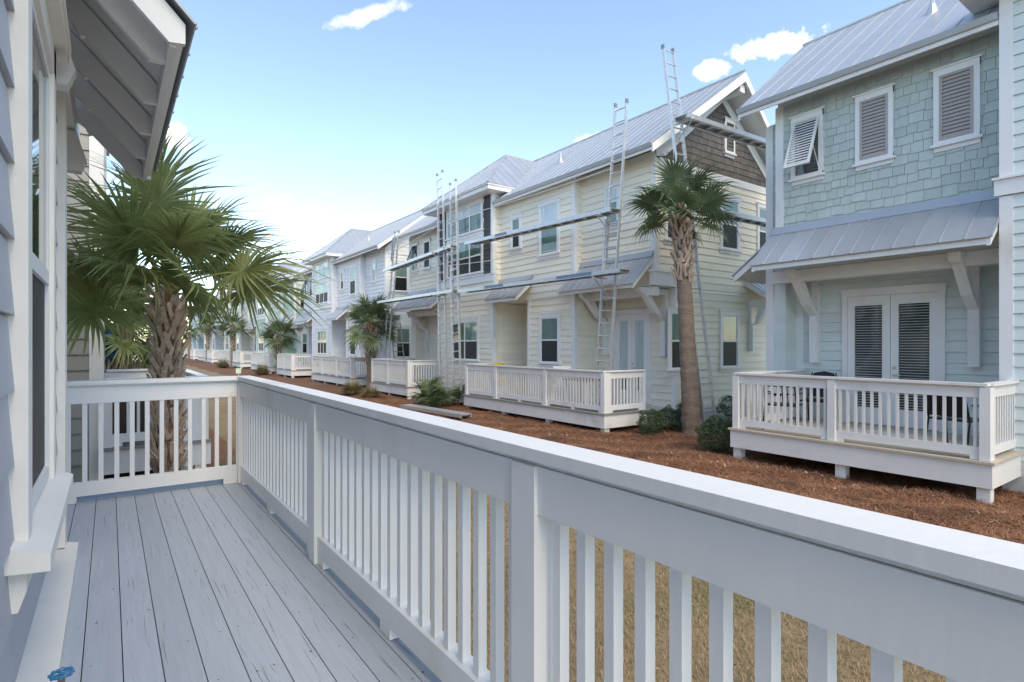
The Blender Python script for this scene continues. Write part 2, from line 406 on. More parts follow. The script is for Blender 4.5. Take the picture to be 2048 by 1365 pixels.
def tri_mesh(name, V, F, mt, **kw):
    me = bpy.data.meshes.new(name); nv = len(V); nf = len(F)
    me.vertices.add(nv); me.vertices.foreach_set('co', V.astype(np.float32).ravel())
    me.loops.add(nf*3); me.loops.foreach_set('vertex_index', F.astype(np.int32).ravel())
    me.polygons.add(nf); me.polygons.foreach_set('loop_start', np.arange(0, nf*3, 3, dtype=np.int32)); me.polygons.foreach_set('loop_total', np.full(nf, 3, dtype=np.int32))
    me.update(calc_edges=True)
    me.materials.append(mt); o = bpy.data.objects.new(name, me)
    par = kw.pop('parent', None); link(o, par)
    for k, v in kw.items(): o[k] = v
    return o
nr = np.random.default_rng(5)
def strands(P, dirv, length, width, rise, sag):
    """curved flat strands, 4 triangles each; P (n,3), dirv angle, rise = end height"""
    n = len(P); d = np.stack([np.cos(dirv), np.sin(dirv), np.zeros(n)], 1); s = np.stack([-np.sin(dirv), np.cos(dirv), np.zeros(n)], 1)*width[:,None]/2
    mid = P+d*length[:,None]*.5; mid[:,2] += rise*.5+sag; tip = P+d*length[:,None]; tip[:,2] += rise
    V = np.stack([P-s, P+s, mid-s*.8, mid+s*.8, tip], 1).reshape(-1, 3); b = np.arange(n)[:,None]*5
    F = np.concatenate([b+np.array([0,1,3]), b+np.array([0,3,2]), b+np.array([2,3,4])], 0)
    return V, F
def blades(name, mt, x0, x1, y0, y1, n, lmin, lmax, wd, rise, label, cat):
    x = nr.uniform(x0, x1, n); y = y0+(y1-y0)*nr.random(n)**1.5; z = np.full(n, -.018)
    ln = nr.uniform(lmin, lmax, n)
    V, F = strands(np.stack([x,y,z],1), nr.uniform(0, 2*np.pi, n), ln*.75, nr.uniform(.6,1.4,n)*wd, ln*rise*nr.uniform(.2,1,n), ln*.18)
    tri_mesh(name, V, F, mt, kind='stuff', label=label, category=cat)
BLADE = mat('straw coloured grass blade', (.36, .265, .155), .85, var=.5, vscale=25, trans=.15)
BLADEG = mat('green grass blade', (.13, .145, .05), .8, var=.4, vscale=6, trans=.15)
blades('dry_grass', BLADE, 1.2, 6.5, -1.5, 14, 210000, .03, .065, .0036, .75, 'short straw coloured dormant lawn grass between the decks', 'grass')
blades('green_grass', BLADEG, 1.2, 6.5, -1.5, 14, 22000, .03, .06, .005, .8, 'sparse green blades coming up through the dormant lawn', 'grass')
n = 150000; x = nr.uniform(6.5, 11.2, n); y = -2+26*nr.random(n)**1.35
ln = nr.uniform(.07, .2, n); z = hbed(x, y)+nr.uniform(0, .02, n)
V, F = strands(np.stack([x,y,z],1), nr.uniform(0, 2*np.pi, n), ln, nr.uniform(.004,.009,n), nr.normal(0, .03, n), nr.uniform(0,.02,n))
NEED = mat('pine needle', (.31, .145, .075), .85, var=.7, vscale=30, dirt=((.085,.042,.026), 1.5, .55))
tri_mesh('pine_needles', V, F, NEED, kind='stuff', label='loose rust brown pine needles covering the planting bed', category='pine straw')
n = 420; x = nr.uniform(6.5, 9.2, n); y = -1+20*nr.random(n)**1.3; ln = nr.uniform(.03, .08, n)
V, F = strands(np.stack([x,y,hbed(x,y)+.02],1), nr.uniform(0,6.28,n), ln, ln*.45, nr.normal(.01,.02,n), nr.uniform(0,.015,n))
tri_mesh('fallen_leaves', V, F, mat('dead leaf', (.34, .25, .16), .9, var=.5, vscale=9), kind='stuff', label='scattered dead leaves and bits on the pine straw bed', category='leaves')
n = 9000; x = nr.uniform(-.6, 1.9, n); y = nr.uniform(5.9, 9, n); ln = nr.uniform(.08,.2,n)
V, F = strands(np.stack([x,y,hbed(x,y)],1), nr.uniform(0,6.28,n), ln, nr.uniform(.003,.006,n), nr.normal(0,.02,n), nr.uniform(0,.02,n))
tri_mesh('pine_needles', V, F, NEED, kind='stuff', label='pine needles on the bed around the trunk beside the near deck', category='pine straw')
# ------------------------------------------------------------------ the row of houses opposite
def house(Y0, c):
    det = c['det']; jo = det < 2
    H = thing('townhouse', c['label'], 'house', (12, Y0+6.7, 0), 'townhouses in the row across the lawn')
    SID = c['siding']; up = c.get('upper', SID)
    fr = lambda X: Wall((X, Y0, 0), (0,1,0), (-1,0,0))
    sd = lambda X, u: Wall((X, Y0+u, 0), (1,0,0), (0,-1,0))
    ZD = c['zd']; zb = ZD-.02
    m = MB()
    y = lambda u: Y0+u
    m.box(11.45, 16.0, y(0), y(13.4), .4, 6.7)
    m.box(10.65, 11.45, y(0), y(2.6), 3.45, 6.7); m.box(11.4, 11.45, y(0.001), y(2.6), .4, 3.45)
    m.box(10.4, 11.45, y(2.6), y(4.71), .4, 6.7); m.box(10.4, 11.45, y(4.71), y(6.2), 3.4, 6.7); m.box(11.4, 11.45, y(4.71), y(6.2), .4, 3.4)
    m.box(10.1, 11.45, y(6.2), y(9.9), .4, 7.1); m.box(10.57, 11.45, y(9.9), y(13.4), 3.45, 6.7); m.box(11.3, 11.45, y(9.9), y(13.4), .4, 3.45)
    m.box(10.85, 11.45, y(13.4), y(13.75), .4, 6.45)
    m.prism([(10.65, y(0), 6.7), (15.95, y(0), 6.7), (13.3, y(0), 8.72)], (0, .1, 0)); m.prism([(10.65, y(13.3), 6.7), (15.95, y(13.3), 6.7), (13.3, y(13.3), 8.72)], (0, .1, 0))
    wall = m.build('wall', SID, H)
    m = MB(); m.box(10.5, 16.05, y(-.03), y(2.6), 0, .4); m.box(10.37, 16.02, y(2.6), y(13.42), 0, .401); m.box(10.07, 10.37, y(6.2), y(9.9), 0, .4); m.build('foundation', FOUND, H)
    smb = MB() if jo else None
    def LAP(W, s0, s1, z0, z1, mt=SID): lap(H, W, s0, s1, z0, z1, mt, mb=smb)
    LAP(fr(10.65), 0, 2.6, 4.2, 6.66); LAP(fr(11.4), 0, 2.6, .45, 3.45)
    LAP(fr(10.4), 2.6, 4.71, .45, 3.4); LAP(fr(10.4), 2.6, 6.2, 3.4, 6.68); LAP(fr(11.4), 4.71, 6.2, .45, 3.4)
    LAP(fr(10.1), 6.2, 9.9, .45, 4.1); LAP(fr(11.3), 9.9, 13.4, .45, 3.45)
    LAP(sd(10.65, 0), 0, 5.3, 3.45, 6.36); LAP(sd(10.65, 0), .75, 5.3, .45, 3.45); LAP(sd(10.4, 6.2), 0, 1., .45, 3.4); LAP(sd(10.65, 2.6), 0, .75, .45, 3.45)
    LAP(sd(10.1, 6.2), 0, .3, 3.4, 6.7); LAP(sd(10.4, 2.6), 0, .25, .45, 6.6)
    if det == 2 and c['name'] == 'cream':
        shingles(H, fr(10.1), 6.2, 9.9, 4.35, 7.05, SLATE, holes=[(6.7, 9.25, 4.3, 6.95)], seed=4, stag=.02)
        LAP(fr(10.57), 9.9, 13.4, 4.2, 6.6)
        top = lambda s: 8.66-abs(s-2.65)*.762
        shingles(H, sd(10.65, 0), 0, 4.9, 6.56, 8.7, BROWN, exp=.165, top=top, holes=[(2.72, 3.22, 7.16, 8.15)], seed=9, stag=.02)
    elif c['name'] == 'seafoam':
        shingles(H, fr(10.57), 9.9, 13.4, 4.2, 6.62, up, holes=[(a, a+.58, 5.1, 6.36) for a in (10.26, 11.4, 12.53)], seed=2)
        shingles(H, fr(10.85), 13.42, 13.75, 3.5, 6.42, up, seed=3)
        LAP(fr(10.1), 6.2, 9.9, 4.35, 7.06)
    else:
        (shingles if c.get('tower') else lap)(H, fr(10.1), 6.2, 9.9, 4.35, 7.05, c.get('tower', up), mb=smb)
        LAP(fr(10.57), 9.9, 13.4, 4.2, 6.6, up); LAP(sd(10.65, 0), .3, 4.9, 6.56, 7.1)
    if jo:
        o = smb.build('siding', SID, H)
    # corner boards and bands
    def cb(W, s0, s1, z0, z1, t=.03, nm='corner_board'): W.bp(H, nm, WHITE, s0, s1, .001, t, z0, z1)
    cb(fr(10.65), -.03, .11, 3.46, 6.6); cb(sd(10.65, 0), 0, .12, 3.46, 6.36, .031); cb(fr(11.4), -.03, .11, .4, 3.45); cb(sd(11.4, 0), 0, .12, .4, 3.44, .031)
    m = MB(); m.box(10.55, 11.42, y(-.06), y(.10), 3.46, 3.78); m.box(10.50, 11.45, y(-.09), y(.11), 3.78, 3.83); m.build('cornice_box', WHITE, H)
    cb(fr(10.4), 2.57, 2.7, .4, 6.6); cb(fr(10.4), 4.58, 4.71, .4, 3.42); cb(sd(10.4, 2.6), 0, .1, .4, 6.6, .031)
    cb(fr(10.1), 6.17, 6.3, .4, 4.1); cb(fr(10.1), 6.17, 6.29, 4.35, 7.08); cb(fr(10.1), 9.78, 9.93, .4, 4.08); cb(fr(10.1), 9.78, 9.93, 4.33, 7.08); cb(sd(10.1, 6.2), 0, .1, .4, 7.0, .031)
    cb(fr(10.1), 6.1, 9.98, 4.1, 4.32, .05, 'band_board'); cb(fr(10.1), 6.08, 10.0, 4.32, 4.35, .08, 'band_board')
    cb(fr(10.57), 13.27, 13.43, 3.5, 6.62); cb(fr(10.85), 13.64, 13.79, .4, 6.42); cb(fr(11.3), 13.26, 13.43, .4, 3.45)
    cb(sd(10.65, 0), .12, 5.3, 6.36, 6.55, .04, 'band_board')
    cb(fr(10.1), 6.3, 9.78, 6.98, 7.1, .02, 'band_board')
    for xe in (10.65, 15.95):      # frieze boards under the rake
        m = MB(); m.prism([(xe, y(-.045), 6.72), (13.3, y(-.045), 8.74), (13.3, y(-.045), 8.5), (xe+(.3 if xe < 13 else -.3), y(-.045), 6.6), (xe, y(-.045), 6.56)], (0, .044, 0)); m.build('frieze_board', WHITE, H)
    if c['name'] == 'seafoam': awning(H, Wall((10.6, y(13.45), 0), (1,0,0), (0,1,0)), .1, 2.6, .02, 4.2, .95, 3.5, False, .3)
    # porch beams
    for nm, X, a, b in (('beam', 10.57, 9.95, 13.5), ('beam', 10.66, .02, 2.58)):
        m = MB(); m.box(X-.04, X+.16, y(a), y(b), 3.22, 3.44); m.build(nm, WHITE, H)
    m = MB(); m.box(10.60, 11.29, y(9.93), y(13.38), 3.445, 3.449); m.box(10.68, 11.39, y(.02), y(2.58), 3.443, 3.447); m.build('porch_ceiling', WHITE, H)
    # awnings and brackets
    Wd, Wc, Wa = fr(10.65), fr(10.4), fr(10.57)
    sp = .3 if det else .5
    awning(H, Wd, .07, 2.72, .02, 4.2, .70, 3.5, jo, sp); awning(H, Wc, 4.5, 6.12, .02, 4.05, .62, 3.48, jo, sp); awning(H, Wa, 9.97, 13.45, .02, 4.2, .77, 3.54, jo, sp)
    bracket(H, fr(11.4), .28, 1.75, 3.42, .95); bracket(H, fr(11.4), 2.3, 1.75, 3.42, .95)
    bracket(H, fr(11.3), 10.51, 1.68, 3.42, .92); bracket(H, fr(11.3), 13.01, 1.68, 3.42, .92)
    # openings
    fine = det == 2
    window(H, fr(10.65), 1.11, 1.66, 5.15, 6.2, 'sky')
    window(H, Wc, 5.02, 5.59, 5.05, 6.1, 'dh'); window(H, Wc, 3.2, 4.14, 4.66, 6.2, 'sky' if c['name'] == 'cream' else 'dh'); window(H, Wc, 3.17, 4.12, 1.5, 2.93)
    if c['name'] != 'seafoam':
        window(H, fr(10.1), 7.0, 8.85, 1.5, 2.93, 'dh', 2 if c['name'] == 'cream' else 3)
        window(H, fr(10.1), 6.75, 9.2, 4.45, 5.72, 'dh', 3); window(H, fr(10.1), 6.75, 9.2, 5.87, 6.9, 'sky', 3)
        french(H, fr(11.4), 4.85, 5.75, ZD, 2.95, 1, False, fine); french(H, fr(11.4), .75, 2.05, ZD, 2.95, 2, False, fine)
    if c['name'] == 'seafoam': french(H, fr(11.3), 10.91, 12.52, ZD, 3.03, 2, True)
    else: french(H, fr(11.3), 10.95, 12.0, ZD, 2.95, 1, False, fine)
    smt, tilt = c.get('shut', (WHITE, LTSHUT)), R(22)
    for i, a in enumerate((10.26, 11.4, 12.53)):
        if i == 2: shutter(H, Wa, a, a+.58, 5.15, 6.31, smt[1], tilt, 16 if fine else 8)
        else: shutter(H, Wa, a, a+.58, 5.15, 6.31, smt[0], 0, 16 if fine else 8)
    G = sd(10.65, 0)
    if c['name'] != 'seafoam':
        for a in (.3, 2.55, 4.3): window(H, G, a, a+.88, 4.6, 6.05)
        for a in (.45, 2.55): window(H, G, a, a+.86, 1.42, 2.93)
    if c['name'] == 'cream':
        shutter(H, G, 2.74, 3.2, 7.2, 8.1, BROWN, 0, 7)
        Gs = sd(14.3, 0); awning(H, Gs, .1, 2.3, .02, 3.85, .8, 3.3, False, .3); bracket(H, Gs, .3, 1.85, 3.25, .6, .12)
    # roof
    fy = lambda u: Y0+u
    main = [(10.1, fy(-.4), 6.66), (10.1, fy(13.95), 6.66), (13.3, fy(14.3), 9.05), (13.3, fy(-.72), 9.05)]
    back = [(16.5, fy(-.4), 6.66), (16.5, fy(13.95), 6.66), (13.3, fy(14.3), 9.05), (13.3, fy(-.72), 9.05)]
    m = MB()
    for pl, s in ((main, 1), (back, -1)):
        m.prism([Vector(p)+Vector((0,0,-.012)) for p in pl], (0,0,-.05))
    roof = m.build('roof', WHITE, H)
    roof_face(roof, main, (3.2, 0, 2.39), joined=jo, spacing=.36); roof_face(roof, back, (-3.2, 0, 2.39), joined=True, spacing=.36)
    m = MB(); m.tube((13.3, fy(-.72), 9.065), (13.3, fy(14.3), 9.065), .05, n=6); m.build('ridge_cap', METAL, roof)
    for q0, q1 in ((-.4, 6.16), (9.94, 13.95)): bpiece(roof, 'fascia', WHITE, 10.09, 10.125, fy(q0), fy(q1), 6.50, 6.645)
    for q0, ql in ((-.4, 6.56), (9.94, 4.01)):
        m = MB(); m.prism([(10.02, fy(q0), 6.655), (10.085, fy(q0), 6.655), (10.085, fy(q0), 6.57), (10.05, fy(q0), 6.57)], (0, ql, 0)); m.build('gutter', METAL, roof)
    for u0, u1, sg in ((-.4, -.72, 1), (13.95, 14.3, -1)):      # barge boards on both gables
        for xe in (10.1, 16.5):
            m = MB(); m.prism([(xe, fy(u0)+.002*sg, 6.64), (13.3, fy(u1)+.002*sg, 9.03), (13.3, fy(u1)+.002*sg, 8.80), (xe, fy(u0)+.002*sg, 6.45)], (0, .04*sg, 0)); m.build('barge_board', WHITE, roof)
    if c['name'] != 'seafoam':
        m = MB(); m.prism([(13.2, fy(-.62), 8.55), (13.4, fy(-.62), 8.55), (13.4, fy(-.62), 8.78), (13.2, fy(-.62), 8.78)], (0, .62, 0)); m.build('ridge_beam', WHITE, roof)
    if det == 2:
        u = -.3
        while u < 13.9:
            if not 5.9 < u < 10.1:
                m = MB(); m.prism([(10.13, fy(u), 6.62), (10.85, fy(u), 7.14), (10.85, fy(u), 7.0), (10.5, fy(u), 6.74), (10.13, fy(u), 6.51)], (0, .045, 0)); m.build('rafter_tail', WHITE, roof)
            u += .61
    e0, e1, pk, ez, pz = 5.75, 10.35, 8.05, 7.1, 9.0
    F1 = [(9.6, fy(e0), ez), (9.6, fy(e1), ez), (11.9, fy(pk), pz)]
    F2 = [(9.6, fy(e0), ez), (10.7, fy(e0), ez), (13.2, fy(pk), pz), (11.9, fy(pk), pz)]
    F3 = [(9.6, fy(e1), ez), (10.7, fy(e1), ez), (13.2, fy(pk), pz), (11.9, fy(pk), pz)]
    m = MB(); m.box(9.64, 11.0, fy(e0)+.03, fy(e1)-.03, ez-.17, ez-.03); tr = m.build('tower_roof', WHITE, H)
    m = MB()
    for F in (F1, F2, F3): m.prism([Vector(p)+Vector((0,0,-.01)) for p in F], (0,0,-.03))
    m.build('roof_deck', WHITE, tr)
    roof_face(tr, F1, (2.3, 0, 1.9), joined=jo); roof_face(tr, F2, (0, 2.3, 1.9), joined=jo); roof_face(tr, F3, (0, -2.3, 1.9), joined=True)
    m = MB()
    for a, b in ((F1[0], F1[2]), (F1[1], F1[2]), (F1[2], F2[2])): m.tube(Vector(a)+Vector((0,0,.02)), Vector(b)+Vector((0,0,.02)), .035, n=6)
    m.build('hip_cap', METAL, tr)
    m = MB(); vx, vu = (11.6, 11.2 if c['name'] == 'seafoam' else 4.6); vz = 6.66+(vx-10.1)*.747
    m.tube((vx, fy(vu), vz-.05), (vx, fy(vu), vz+.32), .04, n=8); m.tube((vx, fy(vu), vz-.1), (vx, fy(vu), vz+.14), .13, .05, 10); m.build('vent_pipe', METAL, roof)
    return H
def deck(name, label, X0, X1, y0, y1, z, ztop, joined, board=GREYD, posts=(), side0=True, side1=True, left=False, npost=4, boards_along_y=True):
    """raised deck; its front edge is X0 (towards the lawn)"""
    D = thing('deck', label, 'deck', ((X0+X1)/2, (y0+y1)/2, 0), 'decks along the house row' if not left else 'decks on the near side')
    sg = 1 if X1 > X0 else -1; lo, hi = min(X0, X1), max(X0, X1)
    mb = MB() if joined else None
    x = lo-.03
    while x < hi-.02:
        bpiece(D, 'deck_board', board, x, min(x+.136, hi), y0-.03, y1+.03, z-.03, z, mb); x += .14
    if joined: mb.build('deck_boards', board, D)
    m = MB(); xf = X0
    m.box(min(xf, xf+.04*sg), max(xf, xf+.04*sg), y0, y1, z-.33, z-.031)
    m.build('rim_board', WHITE2, D)
    for yy in (y0, y1-.04):
        m = MB(); m.box(min(X0+.04*sg, X1), max(X0+.04*sg, X1), yy, yy+.04, z-.33, z-.031); m.build('rim_board', WHITE2, D)
    for i in range(npost):
        yy = y0+.03+(y1-y0-.2)*i/(npost-1)
        for xx in (X0+.05*sg,): bpiece(D, 'support_post', WHITE2, min(xx, xx+.14*sg), max(xx, xx+.14*sg), yy, yy+.14, -.03, z-.2)
    W = Wall((X0+.08*sg, 0, 0), (0,1,0), (-sg,0,0))
    railing(D, W, y0+.08, y1-.08, z, ztop, joined, posts, mt=WHITE2 if not left else WHITE, gap=.105)
    for on, yy, n in ((side0, y0+.08, -1), (side1, y1-.08, 1)):
        if on:
            W2 = Wall((X0+.08*sg, yy, 0), (sg,0,0), (0,n,0)); L2 = abs(X1-X0)-.14
            railing(D, W2, .09, L2, z, ztop, joined, (), mt=WHITE2 if not left else WHITE, gap=.105, ends=True, post=.1)
    return D
sid = lambda n, c: mat(n+' lap siding', c, .6, var=.05, vscale=2.2, bump=.12, bscale=30, stretch=(.4,.4,2), rnd=.025, dirt=(tuple(v*.9 for v in c), .8, .62))
SEA = sid('seafoam', (.68, .75, .735)); SEASH = mat('seafoam shingle', (.475, .545, .515), .7, var=.08, vscale=6, bump=.25, stretch=(1,1,.3), rnd=.07)
CREAM = sid('cream', (.87, .81, .68)); PALEW = sid('white', (.77, .77, .78)); SAGE = sid('sage', (.47, .57, .47)); BEIGE = sid('beige', (.66, .63, .56)); ICE = sid('ice grey', (.68, .71, .72)); BLUE = sid('pale blue', (.42, .60, .68))
HS = [(-7.49, dict(name='seafoam', siding=SEA, upper=SEASH, det=2, zd=.575, shut=(TAUPE, LTSHUT), label='pale seafoam green townhouse with shingled upper wall and three shutters')),
      (9.0, dict(name='cream', siding=CREAM, det=2, zd=.49, shut=(DKSHUT, DKSHUT), label='cream yellow townhouse with charcoal shingle gable and ladders set against it')),
      (25.2, dict(name='white', siding=PALEW, det=1, zd=.49, shut=(GLASS, DKSHUT), label='white townhouse with tall triple bay windows beside the cream townhouse')),
      (41.4, dict(name='sage', siding=SAGE, det=0, zd=.49, shut=(GLASS, LTSHUT), label='sage green townhouse just beyond the white townhouse')),
      (57.6, dict(name='beige', siding=BEIGE, det=0, zd=.49, shut=(GLASS, LTSHUT), label='beige townhouse just beyond the sage green townhouse')),
      (73.8, dict(name='ice', siding=ICE, det=0, zd=.49, shut=(GLASS, LTSHUT), label='pale grey townhouse between the beige and the blue townhouses')),
      (90.0, dict(name='blue', siding=BLUE, det=0, zd=.49, shut=(GLASS, LTSHUT), label='pale blue townhouse at the far end of the row'))]
LBL = ['seafoam', 'cream', 'white', 'sage', 'beige', 'pale grey', 'pale blue']
for i, (Y0, c) in enumerate(HS):
    house(Y0, c)
    jo = c['det'] < 2; zt = c['zd']+(.965 if i else .97)
    if i: deck('deck', 'long white railed deck along the '+LBL[i]+' townhouse end section', 8.95, 10.36, Y0+.0, Y0+6.1, c['zd'], c['zd']+.955, jo, posts=(Y0+2.15, Y0+4.4), npost=4)
    a0, a1 = (9.70, 13.3) if i == 0 else (9.95, 13.55)
    deck('deck', ('small white railed deck at the french doors of the ' if i == 0 else 'small white railed deck below the shuttered wall of the ')+LBL[i]+' townhouse', 8.85, 11.28, Y0+a0, Y0+a1, c['zd'], zt, jo, board=TAN if i == 0 else GREYD, posts=(Y0+(a0+a1)/2+.12,), npost=3)
# awning on the far end wall of the seafoam house is part of that house
# ------------------------------------------------------------------ the near deck and the house it belongs to
ZD = .76
D = thing('deck', 'blue grey painted plank deck with white railing in the foreground', 'deck', (.4, 2, 0), 'decks on the near side')
x = -.35; k = 0
edges = [-.35, -.219, -.088, .0435, .1715, .303, .4345, .5665, .697, .829, .960, 1.09]
for a, b in zip(edges, edges[1:]):
    bpiece(D, 'deck_board', DECKP, a+.002, b-.002, -2.2, 5.80, ZD-.03, ZD)
m = MB(); m.box(-.35, 1.09, -2.2, 5.8, ZD-.26, ZD-.05); m.build('joist_frame', mat('dark timber', (.05,.045,.04), .9), D)
bpiece(D, 'rim_board', WHITE, 1.091, 1.13, -2.2, 5.84, ZD-.3, ZD-.005); bpiece(D, 'rim_board', WHITE, -.35, 1.09, 5.801, 5.84, ZD-.3, ZD-.005)
for yy in (-2, .3, 2.9, 5.6): bpiece(D, 'support_post', WHITE, .93, 1.07, yy, yy+.14, -.03, ZD-.25)
RUST = mat('rusty nail head', (.22, .115, .05), .9, var=.5, vscale=30)
m = MB(); r2 = random.Random(12)
for a, b in zip(edges, edges[1:]):
    yy = .35
    while yy < 5.7:
        for q in (.028, .10):
            if r2.random() < .62:
                px, py = a+q+r2.uniform(-.012, .012), yy+r2.uniform(-.02, .02); rr = r2.uniform(.003, .0055); n = 7
                m.add([(px+rr*math.cos(6.283*i/n)*r2.uniform(.7,1.3), py+rr*1.1*math.sin(6.283*i/n)*r2.uniform(.7,1.3), ZD+.0012) for i in range(n)], [tuple(range(n))])
        yy += .405
m.build('nail_heads', RUST, D, kind='stuff')
# weather checks: fine open cracks along the grain
CRK = mat('open crack', (.15, .17, .19), .9)
m = MB()
for i in range(170):
    bi = min(10, int(r2.triangular(1, 11, 8))); a = edges[bi]; px = a+r2.uniform(.015, .115); py = r2.uniform(.4, 5.4); ln = r2.uniform(.05, .32); wv = r2.uniform(-.012, .012)
    w0 = r2.uniform(.0005, .0011)
    pts = [(px+wv*t+r2.uniform(-.002,.002), py+ln*t) for t in (0, .35, .7, 1)]
    for j, ((p, q), (p2, q2)) in enumerate(zip(pts, pts[1:])):
        wa = w0*(0.2 if j == 0 else 1); wb = w0*(.2 if j == 2 else 1)
        m.add([(p-wa, q, ZD+.0008), (p+wa, q, ZD+.0008), (p2+wb, q2, ZD+.0008), (p2-wb, q2, ZD+.0008)], [(0,1,2,3)])
m.build('cracks', CRK, D, kind='stuff')
ZT = 1.742; CAPJ = (1.275, 3.36)
Wr = Wall((1.012, 0, 0), (0,1,0), (-1,0,0))
railing(D, Wr, -1.9, 5.70, ZD, ZT, False, (-.82, 1.29, 3.355), gap=.1005, bw=.033, post=.108, capw=.122, joints=CAPJ, rw=.042, rb=.036)
We = Wall((0, 5.70, 0), (1,0,0), (0,-1,0))
railing(D, We, -.33, .957, ZD, ZT-.001, False, (), gap=.107, bw=.033, post=.02, capw=.118, ends=True)
bpiece(D, 'kick_board', mat('light blue kick board', (.36, .47, .62), .55), -.33, .95, 5.735, 5.76, ZD+.001, ZD+.06)
# own house: bay wall beside the deck
GREY = mat('blue grey lap siding wall', (.44, .45, .49), .55, var=.04, vscale=3, bump=.1, stretch=(.3,.3,2), rnd=.02)
CASE = mat('warm lit casing', (.80, .765, .70), .5, var=.04, vscale=4, bump=.15, bscale=30)  # warm cast of the rear light is put into this cream tint
O = thing('house', 'blue grey house wall with white window beside the near deck', 'house', (-2, 1, 0), 'houses on the near side')
m = MB(); m.box(-4.5, -.262, .9, 4.15, 0, 5.6); m.box(-4.5, -.75, 4.15, 6.2, 0, 5.6); m.box(-4.5, -1.6, -3, .9, 0, 5.6); m.build('wall', GREY, O)  # unseen part behind the camera is set back to brighten the deck
Wo = Wall((-.262, 0, 0), (0,1,0), (1,0,0))
lap(O, Wo, .9, 2.30, .95, 4.1, GREY, exp=.233); lap(O, Wo, 3.42, 4.15, .95, 4.1, GREY, exp=.233)
bpiece(O, 'corner_board', CASE, -.75, -.205, 4.151, 4.25, .86, 5.6); bpiece(O, 'corner_board', CASE, -.262, -.205, 4.09, 4.15, .876, 4.0)
m = MB(); m.prism([(-.262, .9, .70), (-.155, .9, .70), (-.15, .9, .85), (-.262, .9, .875)], (0, 3.35, 0)); m.build('water_table', CASE, O)
# window: casing, sashes, panes, sill, apron
m = MB(); m.box(-.262, -.205, 2.30, 2.41, 1.42, 3.4); m.box(-.262, -.205, 3.31, 3.42, 1.42, 3.4); m.box(-.262, -.205, 2.26, 3.46, 3.27, 3.4); wn = m.build('window', CASE, O)
m = MB(); m.box(-.262, -.16, 2.22, 3.5, 3.4, 3.44); m.prism([(-.262, 2.24, 3.56), (-.262, 2.24, 3.44), (-.15, 2.24, 3.44), (-.15, 2.24, 3.47)], (0, 1.24, 0)); m.build('head_cap', CASE, wn)
m = MB(); m.prism([(-.262, 2.2, 1.44), (-.262, 2.2, 1.355), (-.145, 2.2, 1.345), (-.145, 2.2, 1.395)], (0, 1.31, 0)); m.build('sill', CASE, wn)
m = MB(); m.prism([(-.262, 2.25, 1.355), (-.262, 2.25, 1.22), (-.225, 2.25, 1.22), (-.205, 2.25, 1.28), (-.205, 2.25, 1.35)], (0, 1.2, 0)); m.build('apron', CASE, wn)
m = MB()
for a, b, c, d in ((2.41, 2.45, 1.44, 3.27), (3.27, 3.31, 1.44, 3.27), (2.45, 3.27, 1.44, 1.49), (2.45, 3.27, 3.23, 3.27), (2.45, 3.27, 2.30, 2.36)): m.box(-.26, -.222, a, b, c, d)
m.build('sash', WHITE, wn)
m = MB(); m.box(-.258, -.236, 2.45, 3.27, 1.49, 2.30); m.build('pane', SCREEN, wn)
m = MB(); m.box(-.258, -.232, 2.45, 3.27, 2.36, 3.23); m.build('pane', GLASS, wn)
# awning over the near deck: rafters, fascia, metal sheets, outriggers
OF = mat('soffit white', (.80, .79, .76), .55, var=.04)
Wq = Wall((-.262, 0, 0), (0,1,0), (1,0,0))
m = MB(); m.prism([(-.26, 3.1, 4.085), (.26, 3.1, 3.545), (.26, 3.1, 3.52), (-.26, 3.1, 4.06)], (0, 2.6, 0)); aw = m.build('awning', OF, O)
yy = 3.2
for yy in (3.27, 3.86, 4.45, 5.04, 5.64):
    m = MB(); m.prism([(-.26, yy, 4.055), (.225, yy, 3.54), (.225, yy, 3.43), (.16, yy, 3.43), (-.11, yy, 3.72), (-.13, yy, 3.71), (-.16, yy, 3.77), (-.26, yy, 3.84)], (0, .04, 0)); m.build('rafter', OF, aw)
bpiece(aw, 'fascia', WHITE, .226, .255, 3.07, 5.72, 3.425, 3.54); bpiece(aw, 'drip_board', WHITE, .256, .29, 3.06, 5.73, 3.475, 3.525)
for yy in (3.04, 5.70):
    m = MB(); m.prism([(-.26, yy, 4.10), (.29, yy, 3.53), (.29, yy, 3.44), (.225, yy, 3.43), (-.26, yy, 3.92)], (0, .03, 0)); m.build('rake_board', WHITE, aw)
DKM = mat('weathered roof metal', (.30, .32, .34), .45, .6, var=.15, vscale=4)
roof_face(aw, [Vector((-.262, 3.0, 4.125)), Vector((-.262, 5.78, 4.125)), Vector((.325, 5.78, 3.525)), Vector((.325, 3.0, 3.525))], (-.587, 0, .60), DKM, .3)
for yy in (3.62, 5.36):
    m = MB(); m.prism([(-.27, yy, 3.34), (-.175, yy, 3.34), (-.14, yy, 3.43), (-.175, yy, 3.54), (-.20, yy, 3.64), (-.27, yy, 3.64)], (0, .1, 0)); m.build('outrigger', WHITE, aw)
m = MB(); m.box(-.75, -.21, 4.3, 6.2, 3.66, 3.9); m.build('ledger', OF, aw)
m = MB(); m.prism([(-4.6, -3.1, 5.6), (-.1, -3.1, 5.6), (-2.4, -3.1, 7.4)], (0, 9.4, 0)); m.build('roof', METAL, O)
